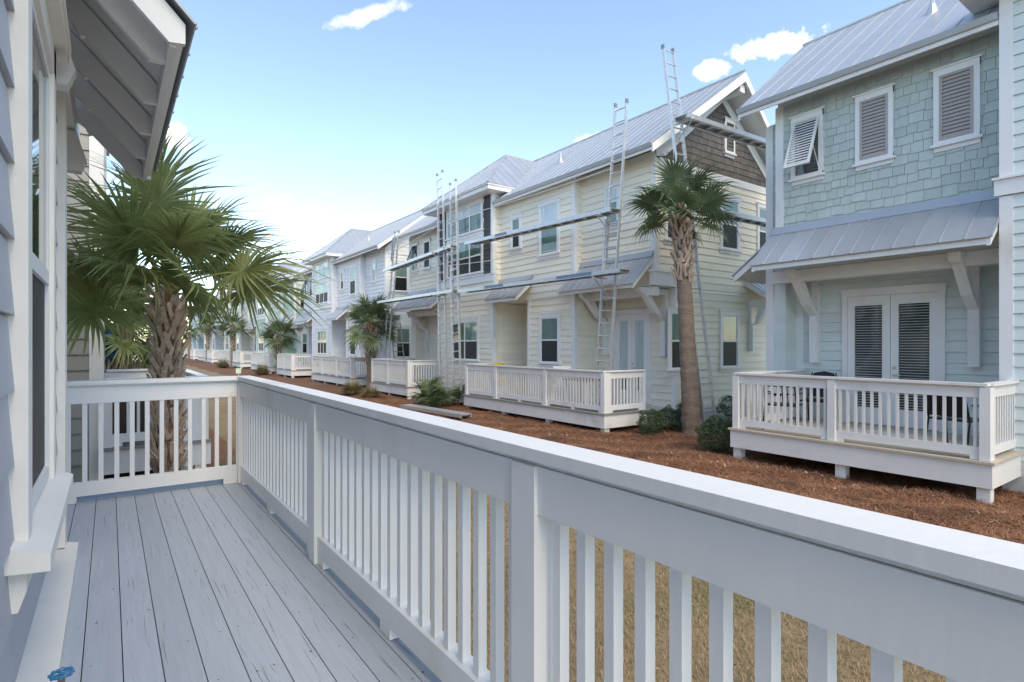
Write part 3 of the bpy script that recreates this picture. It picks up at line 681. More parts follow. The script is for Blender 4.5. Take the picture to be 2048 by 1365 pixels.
# hose bib
T = thing('garden_tap', 'garden tap with blue wheel handle low on the near wall', 'tap', (-.19, 2.18, 1.0))
m = MB(); m.tube((-.262, 2.18, .97), (-.12, 2.18, .97), .014, n=10); m.tube((-.125, 2.18, .975), (-.095, 2.18, .90), .013, n=10); m.tube((-.118, 2.18, .95), (-.118, 2.18, 1.035), .009, n=8); m.build('body', mat('brass', (.30,.22,.12), .4, .8), T)
m = MB(); cx, cy, cz = -.118, 2.18, 1.035
ring = [(cx+.026*math.cos(a), cy+.026*math.sin(a), cz) for a in [i*math.pi/9 for i in range(19)]]
m.path(ring, .005, 6)
for i in range(4): a = i*math.pi/2+.4; m.tube((cx, cy, cz), (cx+.026*math.cos(a), cy+.026*math.sin(a), cz), .004, n=5)
for i in range(8): a = i*math.pi/4; m.tube((cx+.024*math.cos(a), cy+.024*math.sin(a), cz), (cx+.033*math.cos(a), cy+.033*math.sin(a), cz), .005, n=5)
m.build('wheel_handle', mat('blue enamel', (.02,.20,.38), .35), T)
# ------------------------------------------------------------------ the next houses on the near side
GREY2 = mat('warm grey lap siding', (.33, .325, .31), .6, var=.04, rnd=.03)
Nb = thing('house', 'warm grey house end wall with white corner boards behind the large palm', 'house', (-2, 11, 0), 'houses on the near side')
m = MB(); m.box(-5, -.1, 9.0, 15.5, 0, 6.4); m.prism([(-5, 9.0, 6.4), (-.1, 9.0, 6.4), (-2.5, 9.0, 8.2)], (0, 6.5, 0)); m.build('wall', GREY2, Nb)
We2 = Wall((-5, 9.0, 0), (1,0,0), (0,-1,0)); lap(Nb, We2, 0, 4.9, .5, 6.3, GREY2, exp=.2)
bpiece(Nb, 'corner_board', WHITE, -.21, -.1, 8.95, 8.999, .3, 6.35); bpiece(Nb, 'corner_board', WHITE, -.0995, -.06, 8.95, 9.1, .3, 6.35)
Wf = Wall((-.1, 9.0, 0), (0,1,0), (1,0,0)); mbx = MB(); lap(Nb, Wf, .15, 6.5, .5, 6.3, GREY2, exp=.2, mb=mbx); mbx.build('siding', GREY2, Nb)
shutter(Nb, Wf, 1.1, 1.9, 4.2, 5.5, TAUPE, R(24), 12); window(Nb, Wf, 3.0, 3.9, 4.4, 5.8)
awning(Nb, Wf, .3, 2.7, .02, 3.55, .45, 3.05, True); m = MB(); m.prism([(-5.2, 8.8, 6.3), (.0, 8.8, 6.3), (-2.5, 8.8, 8.3)], (0, 6.9, 0)); m.build('roof', METAL, Nb)
deck('deck', 'white railed deck with wicker chairs behind the large palm', 1.14, -.08, 8.75, 12.1, .72, 1.60, False, board=GREYD, left=True, npost=3, posts=(10.4,))
deck('deck', 'white railed deck with an orange cover on it beyond the wicker chairs', 1.0, -.3, 17.2, 21.0, .72, 1.60, True, left=True, npost=3)
deck('deck', 'white railed deck on the near side next to the blue umbrella', .95, -.3, 24.5, 28.5, .72, 1.60, True, left=True, npost=3)
Nc = thing('house', 'white house wall on the near side beyond the warm grey house', 'house', (-3, 22, 0), 'houses on the near side')
m = MB(); m.box(-6, -.33, 17.0, 31, 0, 6.4); m.build('wall', PALEW, Nc); m = MB(); m.prism([(-6.2, 16.8, 6.4), (-.3, 16.8, 6.4), (-3.2, 16.8, 8.3)], (0, 14.4, 0)); m.build('roof', METAL, Nc)
Wn = Wall((-.33, 17, 0), (0,1,0), (1,0,0)); window(Nc, Wn, 1, 2, 1.6, 3); window(Nc, Wn, 4, 5, 1.6, 3); window(Nc, Wn, 1, 2, 4.4, 5.8)
def wicker(loc, rot, lb):
    t = thing('wicker_chair', lb, 'chair', loc, 'wicker chairs on the near side deck', rot)
    m = MB(); m.box(-.3, .3, -.32, .3, .18, .36); m.build('seat', WICK, t)
    m = MB(); m.prism([(-.34, .24, .1), (-.34, .34, .1), (-.34, .44, .82), (-.34, .36, .82)], (.68, 0, 0)); m.build('backrest', WICK, t)
    for s in (-.37, .29): m = MB(); m.box(s, s+.08, -.34, .3, .1, .56); m.build('armrest', WICK, t)
    for a in (-.34, .3):
        for b in (-.32, .24): m = MB(); m.box(a, a+.05, b, b+.05, 0, .18); m.build('leg', WICK, t)
    m = MB(); m.box(-.27, .27, -.3, .22, .361, .45); m.build('cushion', mat('blue grey cushion', (.30,.36,.42), .9, var=.1), t)
wicker((.2, 9.6, .72), (0, 0, R(200)), 'dark brown wicker armchair next to the white cooler'); wicker((.15, 11.2, .72), (0, 0, R(80)), 'dark brown wicker armchair at the far rail of the palm deck')
t = thing('storage_box', 'white rounded plastic cooler on the deck behind the large palm', 'cooler', (.62, 9.35, .72))
bm = bmesh.new(); bmesh.ops.create_cube(bm, size=1, matrix=Matrix.Translation((0,0,.24)) @ Matrix.Diagonal((.40,.34,.46,1))); bmesh.ops.bevel(bm, geom=bm.edges[:], offset=.06, segments=4, affect='EDGES')
me = bpy.data.meshes.new('body'); bm.to_mesh(me); bm.free(); me.materials.append(mat('white plastic', (.72,.74,.76), .4)); o = bpy.data.objects.new('body', me); link(o, t)
m = MB()
for dx in (-.07, .03): m.box(.62+dx, .65+dx, 9.35-.175, 9.35-.168, .92, .99)
m.build('latch', BLACKM, t)
t = thing('umbrella', 'closed blue patio umbrella beside the smaller near side palm', 'umbrella', (-.02, 16.6, .4))
m = MB(); m.tube((-.02, 16.6, .4), (-.02, 16.6, 2.55), .02, n=8); m.build('pole', WHITE, t)
m = MB(); n = 10
rings = [(2.5, .03), (2.3, .075), (2.0, .12), (1.75, .15), (1.68, .12)]
vs = [(-.02+r*(1+.25*(i % 2))*math.cos(6.283*i/n), 16.6+r*(1+.25*(i % 2))*math.sin(6.283*i/n), z) for z, r in rings for i in range(n)]
m.add(vs, [(k*n+i, k*n+(i+1) % n, (k+1)*n+(i+1) % n, (k+1)*n+i) for k in range(len(rings)-1) for i in range(n)]); m.build('canopy', mat('blue canvas', (.03,.17,.42), .8, var=.15), t)
t = thing('covered_grill', 'orange domed cover on the second near side deck', 'cover', (-.05, 17.75, .72))
bm = bmesh.new(); bmesh.ops.create_uvsphere(bm, u_segments=20, v_segments=10, radius=.5)
for v in bm.verts: v.co = Vector((v.co.x*.62, v.co.y*.5, max(v.co.z, 0)*1.05+(.5 if v.co.z > 0 else 0)))
me = bpy.data.meshes.new('cover'); bm.to_mesh(me); bm.free(); me.materials.append(mat('orange fabric', (.80,.20,.04), .7, var=.1)); link(bpy.data.objects.new('cover', me), t)
m = MB(); m.box(-.15, .05, 17.65, 17.85, .72, 1.2); m.build('base', BLACKM, t)
# ------------------------------------------------------------------ palms
def frond_mesh(seed, petl=.62, fan=.66, n=46, leaf=LEAF, droop=.35):
    """fan leaf along +X: arching stalk, pleated blade whose segments split and droop"""
    r = random.Random(seed); vs = []; fs = []; mi = []
    def add(v, f, k):
        b = len(vs); vs.extend(v); fs.extend([tuple(i+b for i in q) for q in f]); mi.extend([k]*len(f))
    arch = lambda t: Vector((petl*t, 0, .05*math.sin(t*2.2)-.10*t*t))
    P = [arch(i/5) for i in range(6)]
    for i in range(5):
        w0, w1 = .024-.003*i, .021-.003*i
        a, b = P[i], P[i+1]
        add([(a.x,-w0,a.z),(a.x,w0,a.z),(a.x,0,a.z-.02),(b.x,-w1,b.z),(b.x,w1,b.z),(b.x,0,b.z-.017)], [(0,1,4,3),(1,2,5,4),(2,0,3,5)], 1)
    hub = P[-1]
    for i in range(n):
        f = (i+.5)/n*2-1; ph = f*R(150)+r.uniform(-.02, .02)
        Lf = fan*(.66+.34*math.cos(ph*.6))*r.uniform(.90, 1.07)
        start = hub+Vector((.24*fan*(1-abs(f)), 0, -.03*(1-abs(f))))
        d = Vector((math.cos(ph), math.sin(ph), 0)); s = Vector((-math.sin(ph), math.cos(ph), 0))
        lift = .34*abs(math.sin(ph)); back = .16*max(0, math.cos(ph))
        dr = droop*r.uniform(.35, 1.4); bend = r.uniform(-.07, .07); tw = r.uniform(-.5, .5)
        kink = r.random() < .10; wm = fan*.031*46/n
        secs = []
        for t, wd in ((0, .3), (.28, 1.0), (.5, .95), (.76, .5), (1, .03)):
            q = start+d*(Lf*t)+s*(bend*Lf*t*t)
            z = lift*Lf*t*(1-.4*t)-back*Lf*t*t-dr*Lf*t**3
            if kink and t > .5: z -= (t-.5)*Lf*1.0
            q = q+Vector((0,0,z)); w = s*(wm*wd); up = Vector((0,0,wm*wd*.6)); tz = Vector((0,0,tw*wm*wd*t))
            secs.append((q-w+tz, q-up, q+w-tz))
        v = [p for sc in secs for p in sc]
        add(v, [(k*3+j, k*3+j+1, k*3+j+4, k*3+j+3) for k in range(4) for j in (0, 1)], 0)
    me = bpy.data.meshes.new('frond'); me.from_pydata([tuple(p) for p in vs], [], fs); me.materials.append(leaf); me.materials.append(PETI)
    me.polygons.foreach_set('material_index', mi); me.update(); return me
FR1 = [frond_mesh(i, .50+.06*i, .70+.03*(i % 3), 52, LEAF, .08+.09*i) for i in range(5)]
FR2 = [frond_mesh(20+i, .50+.05*i, .64, 38, LEAF2, .12+.12*i) for i in range(4)]
def boot_mesh(seed):
    r = random.Random(seed); m = MB()
    for sg in (-1, 1):      # the split leaf base: two prongs crossing their neighbours
        pts = []
        for t in (0, .35, .7, 1):
            c = Vector((.02+.035*t+.035*t*t, sg*(.012+.095*t), .27*t)); w = .033*(1-.25*t); th = .017*(1-.4*t)
            side = Vector((-sg*.25, .93, -sg*.28)).normalized()*w; n = Vector((1, 0, -.35)).normalized()*th
            pts.append([c-side-n, c+side-n, c+side+n, c-side+n])
        m.add([p for q in pts for p in q], [(k*4+i, k*4+(i+1) % 4, k*4+4+(i+1) % 4, k*4+4+i) for k in range(3) for i in range(4)]+[(3,2,1,0),(12,13,14,15)])
    return m.mesh('boot', BOOT)
BOOTS = [boot_mesh(i) for i in range(2)]
def palm(loc, label, ztop, r0, r1, boot_from, boots, nf, fronds, sc=1., seed=1, lean=(0,0), elmin=-42, bark=BARKL, fibre=True, bs=1., elmax=80):
    r = random.Random(seed); T = thing('palm_tree', label, 'palm tree', loc, 'sabal palms planted between the houses')
    X0, Y0, Z0 = loc; m = MB(); n = 18; rows = 46; vs = []
    ax = lambda t: Vector((X0+lean[0]*t, Y0+lean[1]*t, Z0-.05+(ztop+.05)*t))
    for k in range(rows+1):
        t = k/rows; c = ax(t); rad = r0+(r1-r0)*t
        if t < .06: rad *= 1.15-.15*t/.06
        for i in range(n):
            a = 6.2832*i/n; q = rad*(1+.03*math.sin(k*2.4)+r.uniform(-.03, .03)); vs.append((c.x+q*math.cos(a), c.y+q*math.sin(a), c.z))
    m.add(vs, [(k*n+i, k*n+(i+1) % n, (k+1)*n+(i+1) % n, (k+1)*n+i) for k in range(rows) for i in range(n)]); tr = m.build('trunk', bark, T)
    for i in range(boots):
        t = boot_from+(1-boot_from)*(i/max(1, boots-1))**.95; c = ax(t); a = i*2.39996+r.uniform(-.12, .12); rad = (r0+(r1-r0)*t)*.93
        o = bpy.data.objects.new('boot', BOOTS[i % 2]); link(o, T); s = bs*r.uniform(.85, 1.15)
        o.location = Vector((c.x+rad*math.cos(a), c.y+rad*math.sin(a), c.z-.16*bs))-base(T); o.scale = (s, s, s)
        o.rotation_euler = (r.uniform(-.12,.12), r.uniform(-.08,.16)+(.15 if t > .92 else 0), a)
    if fibre:
        m = MB(); c = ax(1); n2 = 12
        rg = [(-.28, r1*1.12), (-.1, r1*1.2), (.08, r1*.9), (.25, r1*.45)]
        m.add([(c.x+q*math.cos(6.2832*i/n2)*r.uniform(.85,1.15), c.y+q*math.sin(6.2832*i/n2)*r.uniform(.85,1.15), c.z+z) for z, q in rg for i in range(n2)],
              [(k*n2+i, k*n2+(i+1) % n2, (k+1)*n2+(i+1) % n2, (k+1)*n2+i) for k in range(3) for i in range(n2)]); m.build('fibre', FIBRE, T)
    c = ax(1)
    for i in range(nf):
        f = i/(nf-1); el = R(elmax-(elmax-elmin)*f**.85+r.uniform(-7, 7)); az = i*2.39996+r.uniform(-.25, .25)+seed
        o = bpy.data.objects.new('frond', fronds[r.randrange(len(fronds))]); link(o, T)
        h = .22-.30*f
        o.location = Vector((c.x+.07*math.cos(az), c.y+.07*math.sin(az), c.z+h))-base(T)
        o.rotation_euler = Matrix.Rotation(az, 3, 'Z').to_quaternion().to_matrix().__matmul__(Matrix.Rotation(-el, 3, 'Y')).__matmul__(Matrix.Rotation(r.uniform(-.95,.95), 3, 'X')).to_euler()
        s = sc*r.uniform(.88, 1.1); o.scale = (s, s, s)
    return T
palm((.50, 7.0, 0), 'large sabal palm with criss cross boots rising behind the near deck rail', 2.58, .105, .10, .30, 110, 20, FR1, .93, 2, bark=BARK, elmin=-4, bs=.70, elmax=78)
palm((10.41, 7.76, 0), 'tall sabal palm with bare trunk between the cream and seafoam houses', 4.82, .20, .135, .72, 60, 22, FR2, .82, 5, lean=(-.38, .02), elmin=-18, bs=.85)
palm((.24, 17.0, 0), 'stout sabal palm next to the closed blue umbrella', 2.45, .17, .17, .22, 60, 24, FR1, .95, 8, bark=BARK, elmin=-50)
for (x, y, zt, lb, sd) in ((9.35, 23.75, 2.9, 'sabal palm in front of the gap between cream and white houses', 3), (9.3, 40.2, 2.55, 'sabal palm in front of the gap between white and sage houses', 6),
                           (9.1, 56.3, 3.7, 'sabal palm in front of the gap between sage and beige houses', 9), (9.1, 72.3, 4.2, 'sabal palm in front of the gap between beige and grey houses', 11), (8.9, 88.5, 3.6, 'sabal palm in front of the gap between grey and blue houses', 13),
                           (.6, 33, 3.2, 'sabal palm far along the near side beyond the decks', 14)):
    palm((x, y, 0), lb, zt, .19, .16, .45, 44, 20, FR2, 1.05, sd, elmin=-40)
# ------------------------------------------------------------------ shrubs, grasses, palmetto
def leafball(name, label, loc, rx, ry, rz, n, lf, mt, group, stems=True, seed=1, cat='shrub'):
    g = np.random.default_rng(seed); T = thing(name, label, cat, loc, group)
    d = g.normal(size=(n,3)); d /= np.linalg.norm(d, axis=1)[:,None]
    lump = 1+.13*np.sin(d[:,0]*5+seed)*np.sin(d[:,1]*6+2)+.1*np.sin(d[:,2]*9+seed*2)
    rad = (.55+.45*g.random(n)**.4)*lump
    P = d*rad[:,None]*np.array([rx,ry,rz])+np.array([0,0,rz*.95]); P[:,2] = np.maximum(P[:,2], .03)
    a = g.normal(size=(n,3)); a /= np.linalg.norm(a, axis=1)[:,None]; b = np.cross(a, g.normal(size=(n,3))); b /= np.linalg.norm(b, axis=1)[:,None]
    sz = lf*g.uniform(.6,1.4,n)[:,None]
    V = np.stack([P-a*sz, P+b*sz*.45, P+a*sz, P-b*sz*.45], 1).reshape(-1,3); k = np.arange(n)[:,None]*4
    F = np.concatenate([k+np.array([0,1,2]), k+np.array([0,2,3])], 0)
    tri_mesh('foliage', V, F, mt, parent=T)
    if stems:
        m = MB()
        for i in range(5):
            q = i*1.256; m.tube((loc[0], loc[1], loc[2]-.02), (loc[0]+rx*.5*math.cos(q), loc[1]+ry*.5*math.sin(q), loc[2]+rz*1.2), .012, .004, 5)
        m.build('stem', STEM, T)
    return T
SG = 'clipped box shrubs in the pine straw'
leafball('box_shrub', 'round clipped box shrub at the corner of the cream house deck', (9.75, 8.35, .03), .30, .30, .30, 5200, .016, BOX, SG, seed=1)
leafball('box_shrub', 'round clipped box shrub between the cream deck and the tall palm', (10.45, 8.45, .03), .30, .30, .30, 5200, .016, BOX, SG, seed=2)
leafball('box_shrub', 'box shrub at the foot of the tall palm by the seafoam deck', (9.25, 6.35, .03), .33, .36, .33, 6500, .016, BOX, SG, seed=3)
leafball('box_shrub', 'dark box shrub behind the ladder foot in the alley', (12.1, 7.9, .03), .34, .36, .42, 4500, .017, BOX, SG, seed=4)
leafball('box_shrub', 'dark box shrub against the cream gable wall', (11.4, 8.6, .03), .34, .3, .36, 4500, .017, BOX, SG, seed=5)
leafball('box_shrub', 'dark box shrub deep in the alley by the seafoam deck', (11.6, 6.5, .03), .38, .36, .5, 4500, .017, BOX, SG, seed=6)
def tuft(label, loc, h, spread, n, seed):
    g = np.random.default_rng(seed); T = thing('ornamental_grass', label, 'grass clump', loc, 'ornamental grass clumps along the decks')
    ang = g.uniform(0, 2*np.pi, n); r0 = g.random(n)*.16; P = np.stack([r0*np.cos(ang), r0*np.sin(ang), np.zeros(n)], 1)
    q = g.random(n)**.7; ln = spread*(.2+q); hh = h*(1.15-q*.75)*g.uniform(.7,1.1,n)
    V, F = strands(P, ang+g.normal(0,.4,n), ln, np.full(n,.012), hh*(1-.55*q), hh*.42*q)
    tri_mesh('blades', V, F, PGRASS, parent=T)
tuft('tawny ornamental grass clump by the white house deck', (7.75, 21.6, .03), .75, .62, 1500, 1)
tuft('smaller tawny grass clump beside the large one', (8.0, 20.3, .03), .55, .45, 900, 2)
tuft('tawny ornamental grass clump by the sage house deck', (8.1, 39.3, .03), .95, .8, 1300, 3)
tuft('tawny ornamental grass clump farthest along the decks', (7.9, 53.5, .03), 1.0, .95, 1300, 4)
tuft('small green grass clump beside the near side deck', (1.55, 9.4, .03), .4, .3, 260, 5)
def palmetto(label, loc, n, sc, seed):
    r = random.Random(seed); T = thing('saw_palmetto', label, 'palmetto', loc, None)
    m = MB(); m.tube((loc[0], loc[1], loc[2]-.05), (loc[0]+.1, loc[1], loc[2]+.15), .08, .06, 8); m.build('trunk', BARK, T)
    for i in range(n):
        o = bpy.data.objects.new('frond', FR2[i % 4]); link(o, T); az = i*2.39996; el = R(r.uniform(12, 75))
        o.location = (r.uniform(-.3,.3), r.uniform(-.5,.5), r.uniform(0,.12)); s = sc*r.uniform(.75,1.1); o.scale = (s,s,s)
        o.rotation_euler = (Matrix.Rotation(az, 3, 'Z') @ Matrix.Rotation(-el, 3, 'Y') @ Matrix.Rotation(r.uniform(-.6,.6), 3, 'X')).to_euler()
palmetto('bushy saw palmetto between the two cream house decks', (8.75, 16.55, .02), 26, .78, 4)
# ------------------------------------------------------------------ ladders, planks and ropes
def ladder(label, foot, top, wdir, width, overlap=True, guard=None, fly=.55, mt=ALU):
    foot, top, wd = Vector(foot), Vector(top), Vector(wdir).normalized()
    z = (top-foot); Ln = z.length; z.normalize(); x = (wd-z*wd.dot(z)).normalized(); y = z.cross(x)
    T = thing('extension_ladder', label, 'ladder', foot, 'ladders set up for painting', Matrix((x, y, z)).transposed().to_euler())
    secs = [(0, Ln*.62, 0, width), (Ln*(1-fly), Ln, -.035, width-.07)] if overlap else [(0, Ln, 0, width)]
    for a, b, off, w in secs:
        for s in (-1, 1):
            m = MB(); m.box(s*w/2-.014, s*w/2+.014, off-.036, off+.036, a, b); m.build('rail', mt, T)
            if a == 0:
                m = MB(); m.box(s*w/2-.03, s*w/2+.03, off-.06, off+.06, -.02, .05); m.build('foot', BLACKM, T)
            else:
                m = MB(); m.box(s*w/2-.02, s*w/2+.02, off-.04, off+.04, b-.08, b+.015); m.build('end_cap', mat('grey rubber', (.20,.25,.30), .7), T)
        k = a+.22
        while k < b-.05:
            def fn(w=w):
                m = MB(); m.tube((-w/2, 0, 0), (w/2, 0, 0), .017, n=8); return m
            piece(T, 'rung', mt, ('rung', w), fn, (0, off, k)); k += .305
    if guard:
        for (a, b, gm) in guard:
            m = MB(); m.box(width/2+.0145, width/2+.018, -.037, .037, a, b); m.build('coloured_sleeve', gm, T)
    return T
ladder('tall extension ladder standing on the cream house end deck against its eave', (9.62, 9.78, .50), (9.94, 9.46, 7.85), (0,1,0), .44)
ladder('extension ladder rising above the roof behind the tall palm', (10.85, 7.6, .05), (10.45, 8.5, 8.87), (1,0,0), .42, guard=[(1.2, 2.6, mat('grey sleeve', (.45,.5,.55), .5))])
ladder('extension ladder against the cream tower with blue sleeve on its rail', (9.35, 17.1, .08), (9.50, 17.75, 8.15), (0,1,0), .46, guard=[(1.0, 2.2, ALUB), (4.1, 5.0, ALUB)])
ladder('second extension ladder against the cream tower nearer the long deck', (9.25, 16.0, .08), (9.52, 16.85, 7.62), (0,1,0), .46)
ladder('extension ladder with lime green sleeve by the white house corner', (9.6, 23.0, .08), (10.0, 22.55, 6.9), (0,1,0), .46, guard=[(1.0, 2.1, LIME), (3.2, 4.0, ALUB), (5.6, 6.6, ALUB)])
ladder('short grey ladder leaning at the gable window of the white house', (10.9, 23.9, .05), (11.0, 24.9, 3.1), (1,0,0), .5, overlap=False, mt=mat('grey fibreglass', (.30,.30,.29), .6))
def plank(label, a, b, wd=.36, labels=()):
    a, b = Vector(a), Vector(b); x = b-a; Ln = x.length; x.normalize(); y = Vector((0,0,1)).cross(x).normalized(); z = x.cross(y)
    T = thing('scaffold_plank', label, 'plank', a, 'aluminium walk planks', Matrix((x, y, z)).transposed().to_euler())
    m = MB(); m.box(0, Ln, -wd/2+.025, wd/2-.025, .075, .09); m.build('walk_surface', ALU, T)
    for s in (-1, 1):
        m = MB(); e = s*wd/2; m.box(0, Ln, min(e, e-s*.022), max(e, e-s*.022), 0, .10); m.box(0, Ln, min(e-s*.023, e-s*.06), max(e-s*.023, e-s*.06), 0, .012); m.build('side_rail', ALU, T)
    k = .2
    while k < Ln-.1:
        def fn():
            m = MB(); m.box(-.03, .03, -wd/2+.024, wd/2-.024, .02, .073); return m
        piece(T, 'cross_rung', ALU, ('cr', wd), fn, (k, 0, 0)); k += .45
    for l0, l1 in labels:
        for s in (-1, 1):
            e = s*(wd/2+.0015); m = MB(); m.box(l0, l1, e-.001, e+.001, .02, .10); m.build('printed_label', ALUB, T)
    return T
def jack(label, p, out):
    p, o = Vector(p), Vector(out); T = thing('ladder_jack', label, 'ladder jack', p, 'ladder jacks carrying the planks')
    m = MB(); m.tube(p-o*.05, p+o*.45, .018, n=6); m.build('arm', ALU, T)
    m = MB(); m.tube(p+o*.42, p-o*.02+Vector((0,0,-.38)), .014, n=6); m.build('brace', ALU, T)
plank('upper aluminium plank spanning the cream house front between ladders', (9.62, 9.3, 5.13), (9.62, 15.9, 5.30), labels=[(4.2, 4.8)])
plank('lower aluminium plank spanning the cream house front between ladders', (9.50, 8.9, 3.66), (9.50, 16.1, 3.74), labels=[(.9, 2.2), (4.6, 5.6)])
plank('upper aluminium plank from the cream tower to the white house', (9.55, 16.7, 5.32), (9.6, 22.6, 5.12))
plank('lower aluminium plank from the cream tower to the white house', (9.45, 16.4, 3.78), (9.5, 23.0, 3.80))
plank('high aluminium plank along the cream gable near the roof', (10.45, 8.1, 7.10), (15.2, 8.1, 7.22))
plank('lower aluminium plank along the cream gable behind the palm crown', (10.9, 8.1, 5.12), (15.2, 8.1, 5.16))
plank('spare aluminium plank lying on the pine straw by the palmetto', (7.72, 12.9, .09), (7.5, 16.2, .08))
for i, (p, o) in enumerate((((9.72, 9.62, 5.1), (-1,0,0)), ((9.7, 9.7, 3.62), (-1,0,0)), ((9.45, 16.6, 5.28), (-1,0,0)), ((9.4, 16.3, 3.72), (-1,0,0)), ((9.5, 17.5, 5.25), (-1,0,0)), ((9.4, 17.3, 3.74), (-1,0,0)), ((10.6, 8.3, 7.08), (0,-1,0)), ((10.9, 8.1, 5.08), (0,-1,0)))):
    jack(['ladder jack under the upper plank on the end deck ladder', 'ladder jack under the lower plank on the end deck ladder', 'ladder jack under the upper plank beside the cream tower', 'ladder jack under the lower plank beside the cream tower',
          'ladder jack of the upper plank on the blue sleeved ladder', 'ladder jack of the lower plank on the blue sleeved ladder', 'ladder jack under the high gable plank', 'ladder jack under the gable plank behind the palm crown'][i], p, o)
ROPE = mat('white rope', (.72,.71,.68), .9)
def rope(label, a, b, sag):
    a, b = Vector(a), Vector(b); m = MB(); pts = [a.lerp(b, i/14)+Vector((0,0,-sag*4*(i/14)*(1-i/14))) for i in range(15)]
    m.path(pts, .011, 5); o = m.build('rope', ROPE); o['label'] = label; o['category'] = 'rope'; o['group'] = 'guard ropes strung between the ladders'
rope('upper white guard rope across the cream house front', (9.78, 9.62, 6.25), (9.5, 17.2, 6.35), .06); rope('lower white guard rope across the cream house front', (9.7, 9.7, 4.55), (9.45, 17.1, 4.75), .06); rope('white guard rope from the cream tower to the white house', (9.5, 17.6, 6.3), (9.95, 22.7, 6.05), .05)
# ------------------------------------------------------------------ things on the decks
def patio_chair(label, loc, rz, mesh_back=False):
    t = thing('patio_chair', label, 'chair', loc, 'black patio chairs on the seafoam deck', (0,0,rz))
    for s in (-1, 1):
        m = MB(); m.path([(s*.26,-.26,0),(s*.27,-.24,.42),(s*.27,-.2,.62),(s*.27,.2,.64)], .013, 6); m.build('leg', BLACKM, t)
        m = MB(); m.path([(s*.26,.32,0),(s*.25,.22,.42),(s*.24,.30,.72),(s*.2,.34,.93)], .013, 6); m.build('leg', BLACKM, t)
    m = MB(); m.box(-.25, .25, -.24, .22, .41, .435); m.build('seat', BLACKM, t)
    m = MB()
    if mesh_back: m.prism([(-.24,.235,.47),(.24,.235,.47),(.235,.3,.78),(.17,.335,.92),(0,.345,.955),(-.17,.335,.92),(-.235,.3,.78)], (0,.012,0))
    else:
        m.path([(-.2,.34,.93),(0,.35,.955),(.2,.34,.93)], .013, 6)
        for q in (-.12, -.04, .04, .12): m.tube((q,.23,.45), (q,.345,.93), .008, n=6)
        for q in (.62, .75): m.path([(-.24,.27+(q-.6)*.3,q),(.24,.27+(q-.6)*.3,q)], .010, 6)
        for q in (-.08, 0, .08): m.box(q-.025, q+.025, .262, .285, .585, .63)
    m.build('backrest', BLACKM, t)
patio_chair('black metal chair with slatted back in the deck corner by the shrub', (9.5, 5.2, .575), R(105)); patio_chair('black metal chair against the wall left of the french doors', (10.7, 5.2, .575), R(-80), True); patio_chair('black chair with solid round back near the deck corner post', (9.62, 2.78, .575), R(80), True)
m = MB(); m.box(9.75, 10.55, 3.55, 4.5, .577, .587); o = m.build('door_mat', mat('faded mat', (.42,.43,.45), .95, var=.25, vscale=9)); o['label'] = 'faded grey mat on the deck before the french doors'; o['category'] = 'mat'
YEL = mat('yellow plastic', (.80,.50,.04), .5)
def plastic_chair(label, loc, rz, mt):
    t = thing('garden_chair', label, 'chair', loc, None, (0,0,rz))
    for a in (-.22, .2):
        for b in (-.22, .2): m = MB(); m.tube((a*1.15, b*1.15, 0), (a, b, .44), .02, n=6); m.build('leg', mt, t)
    m = MB(); m.box(-.25, .25, -.25, .23, .42, .45); m.build('seat', mt, t)
    m = MB()
    for q in (-.2, -.1, 0, .1, .2): m.prism([(q-.03,.2,.45),(q+.03,.2,.45),(q+.03,.3,.92),(q-.03,.3,.92)], (0,.02,0))
    m.box(-.25, .25, .29, .33, .88, .98); m.build('backrest', mt, t)
plastic_chair('yellow plastic chair on the cream house long deck', (9.75, 13.9, .49), R(20), YEL)
plastic_chair('white plastic chair on the cream house long deck', (9.8, 11.6, .49), R(160), WHITE)
t = thing('table', 'low wooden table on the cream house long deck', 'table', (9.85, 10.6, .49))
m = MB(); m.box(9.5, 10.2, 10.2, 11.1, 1.12, 1.16); m.build('table_top', mat('oiled wood', (.34,.17,.08), .6, var=.25, vscale=6), t)
for a in (9.55, 10.1):
    for b in (10.25, 11.0): m = MB(); m.box(a, a+.05, b, b+.05, .49, 1.12); m.build('leg', WHITE, t)
m = MB(); g = [(9.35+.2*math.cos(i*.55)+.02*math.sin(i*2.1), 11.1+.2*math.sin(i*.55), .50+.006*(i % 9)) for i in range(70)]; m.path(g, .011, 5)
o = m.build('coiled_hose', YEL); o['label'] = 'coiled yellow hose on the cream house long deck'; o['category'] = 'hose'
def sack(label, loc, mt, sx, sy, sz, seed):
    t = bmesh.new(); bmesh.ops.create_icosphere(t, subdivisions=3, radius=1); r = random.Random(seed)
    for v in t.verts:
        k = 1+.16*math.sin(v.co.x*7+seed)*math.sin(v.co.y*6+v.co.z*5)+r.uniform(-.05,.05); v.co = Vector((v.co.x*sx*k, v.co.y*sy*k, max(-.6, v.co.z)*sz*k+sz*.6))
    me = bpy.data.meshes.new('debris_bag'); t.to_mesh(me); t.free(); me.materials.append(mt); o = bpy.data.objects.new('debris_bag', me); link(o); o.location = loc
    o['label'] = label; o['category'] = 'bag'
sack('crumpled white plastic sheet behind the tall palm trunk', (11.0, 8.3, .05), mat('white sheeting', (.66,.68,.70), .5, var=.15), .24, .2, .26, 1)
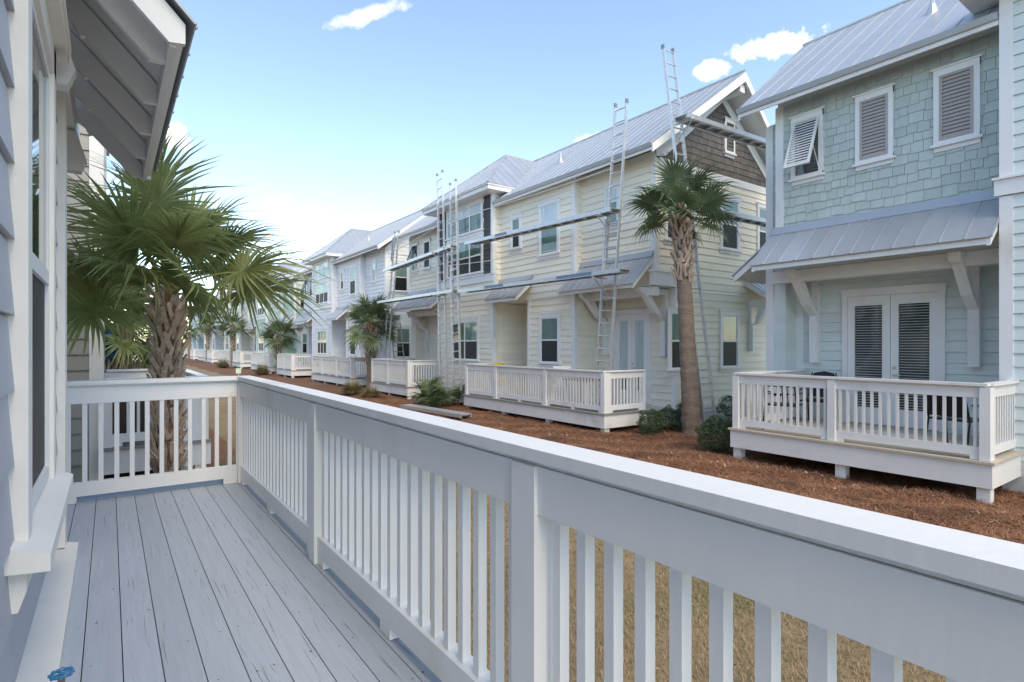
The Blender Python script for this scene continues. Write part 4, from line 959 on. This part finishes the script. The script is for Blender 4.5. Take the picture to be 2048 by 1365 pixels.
sack('grey green rubbish bag beside the ladder foot', (11.35, 7.75, .05), mat('grey green bag', (.16,.21,.18), .45, var=.2), .22, .2, .26, 2)
t = thing('yard_sign', 'small pale green yard sign at the edge of the pine straw', 'sign', (6.6, 39.0, 0))
m = MB(); m.box(6.48, 6.78, 39.0, 39.02, .22, .55); m.build('panel', mat('pale green sign', (.55,.72,.58), .5), t); m = MB(); m.box(6.62, 6.64, 39.004, 39.016, -.03, .22); m.build('stake', WHITE, t)
# ------------------------------------------------------------------ far end of the lane
def tree(label, x, y, h, r, seed, n=4200):
    T = leafball('tree', label, (x, y, h*.32), r, r, h*.36, n, .16, TREEL, 'trees past the end of the lane', False, seed, 'tree'); T.location = (x, y, 0)
    for ch in T.children: ch.location = (0, 0, h*.30)
    m = MB(); m.tube((0,0,-.1), (0,0,h*.45), .16, .10, 8)
    for i in range(5): a = i*1.3; m.tube((0,0,h*.38), (r*.55*math.cos(a), r*.55*math.sin(a), h*.72), .07, .02, 6)
    me = m.mesh('trunk', STEM); link(bpy.data.objects.new('trunk', me), T)
for i, (x, y, h, r, lb) in enumerate(((-9, 128, 9, 4.5, 'broad evergreen tree beyond the lamp post'), (-1, 136, 10, 5, 'evergreen tree straight past the end of the lane'), (8, 131, 9, 4.5, 'evergreen tree past the blue house'), (-18, 120, 11, 5, 'evergreen tree behind the near side houses'), (17, 138, 11, 5, 'evergreen tree behind the blue house'), (-5, 92, 7, 3, 'smaller evergreen tree by the near side houses'))):
    tree(lb, x, y, h, r, 30+i)
leafball('hedge', 'long dark clipped hedge across the end of the lane', (1, 118, 0), 14, 1.2, 1.1, 9000, .12, BOX, None, False, 50, 'hedge')
t = thing('lamp_post', 'dark lamp post with white head at the end of the lane', 'lamp post', (2.2, 70, 0)); m = MB(); m.tube((2.2,70,-.05), (2.2,70,3.2), .07, .05, 8); m.build('pole', BLACKM, t); m = MB(); m.tube((2.2,70,3.2), (2.2,70,3.6), .14, .2, 8); m.build('lantern', WHITE, t)
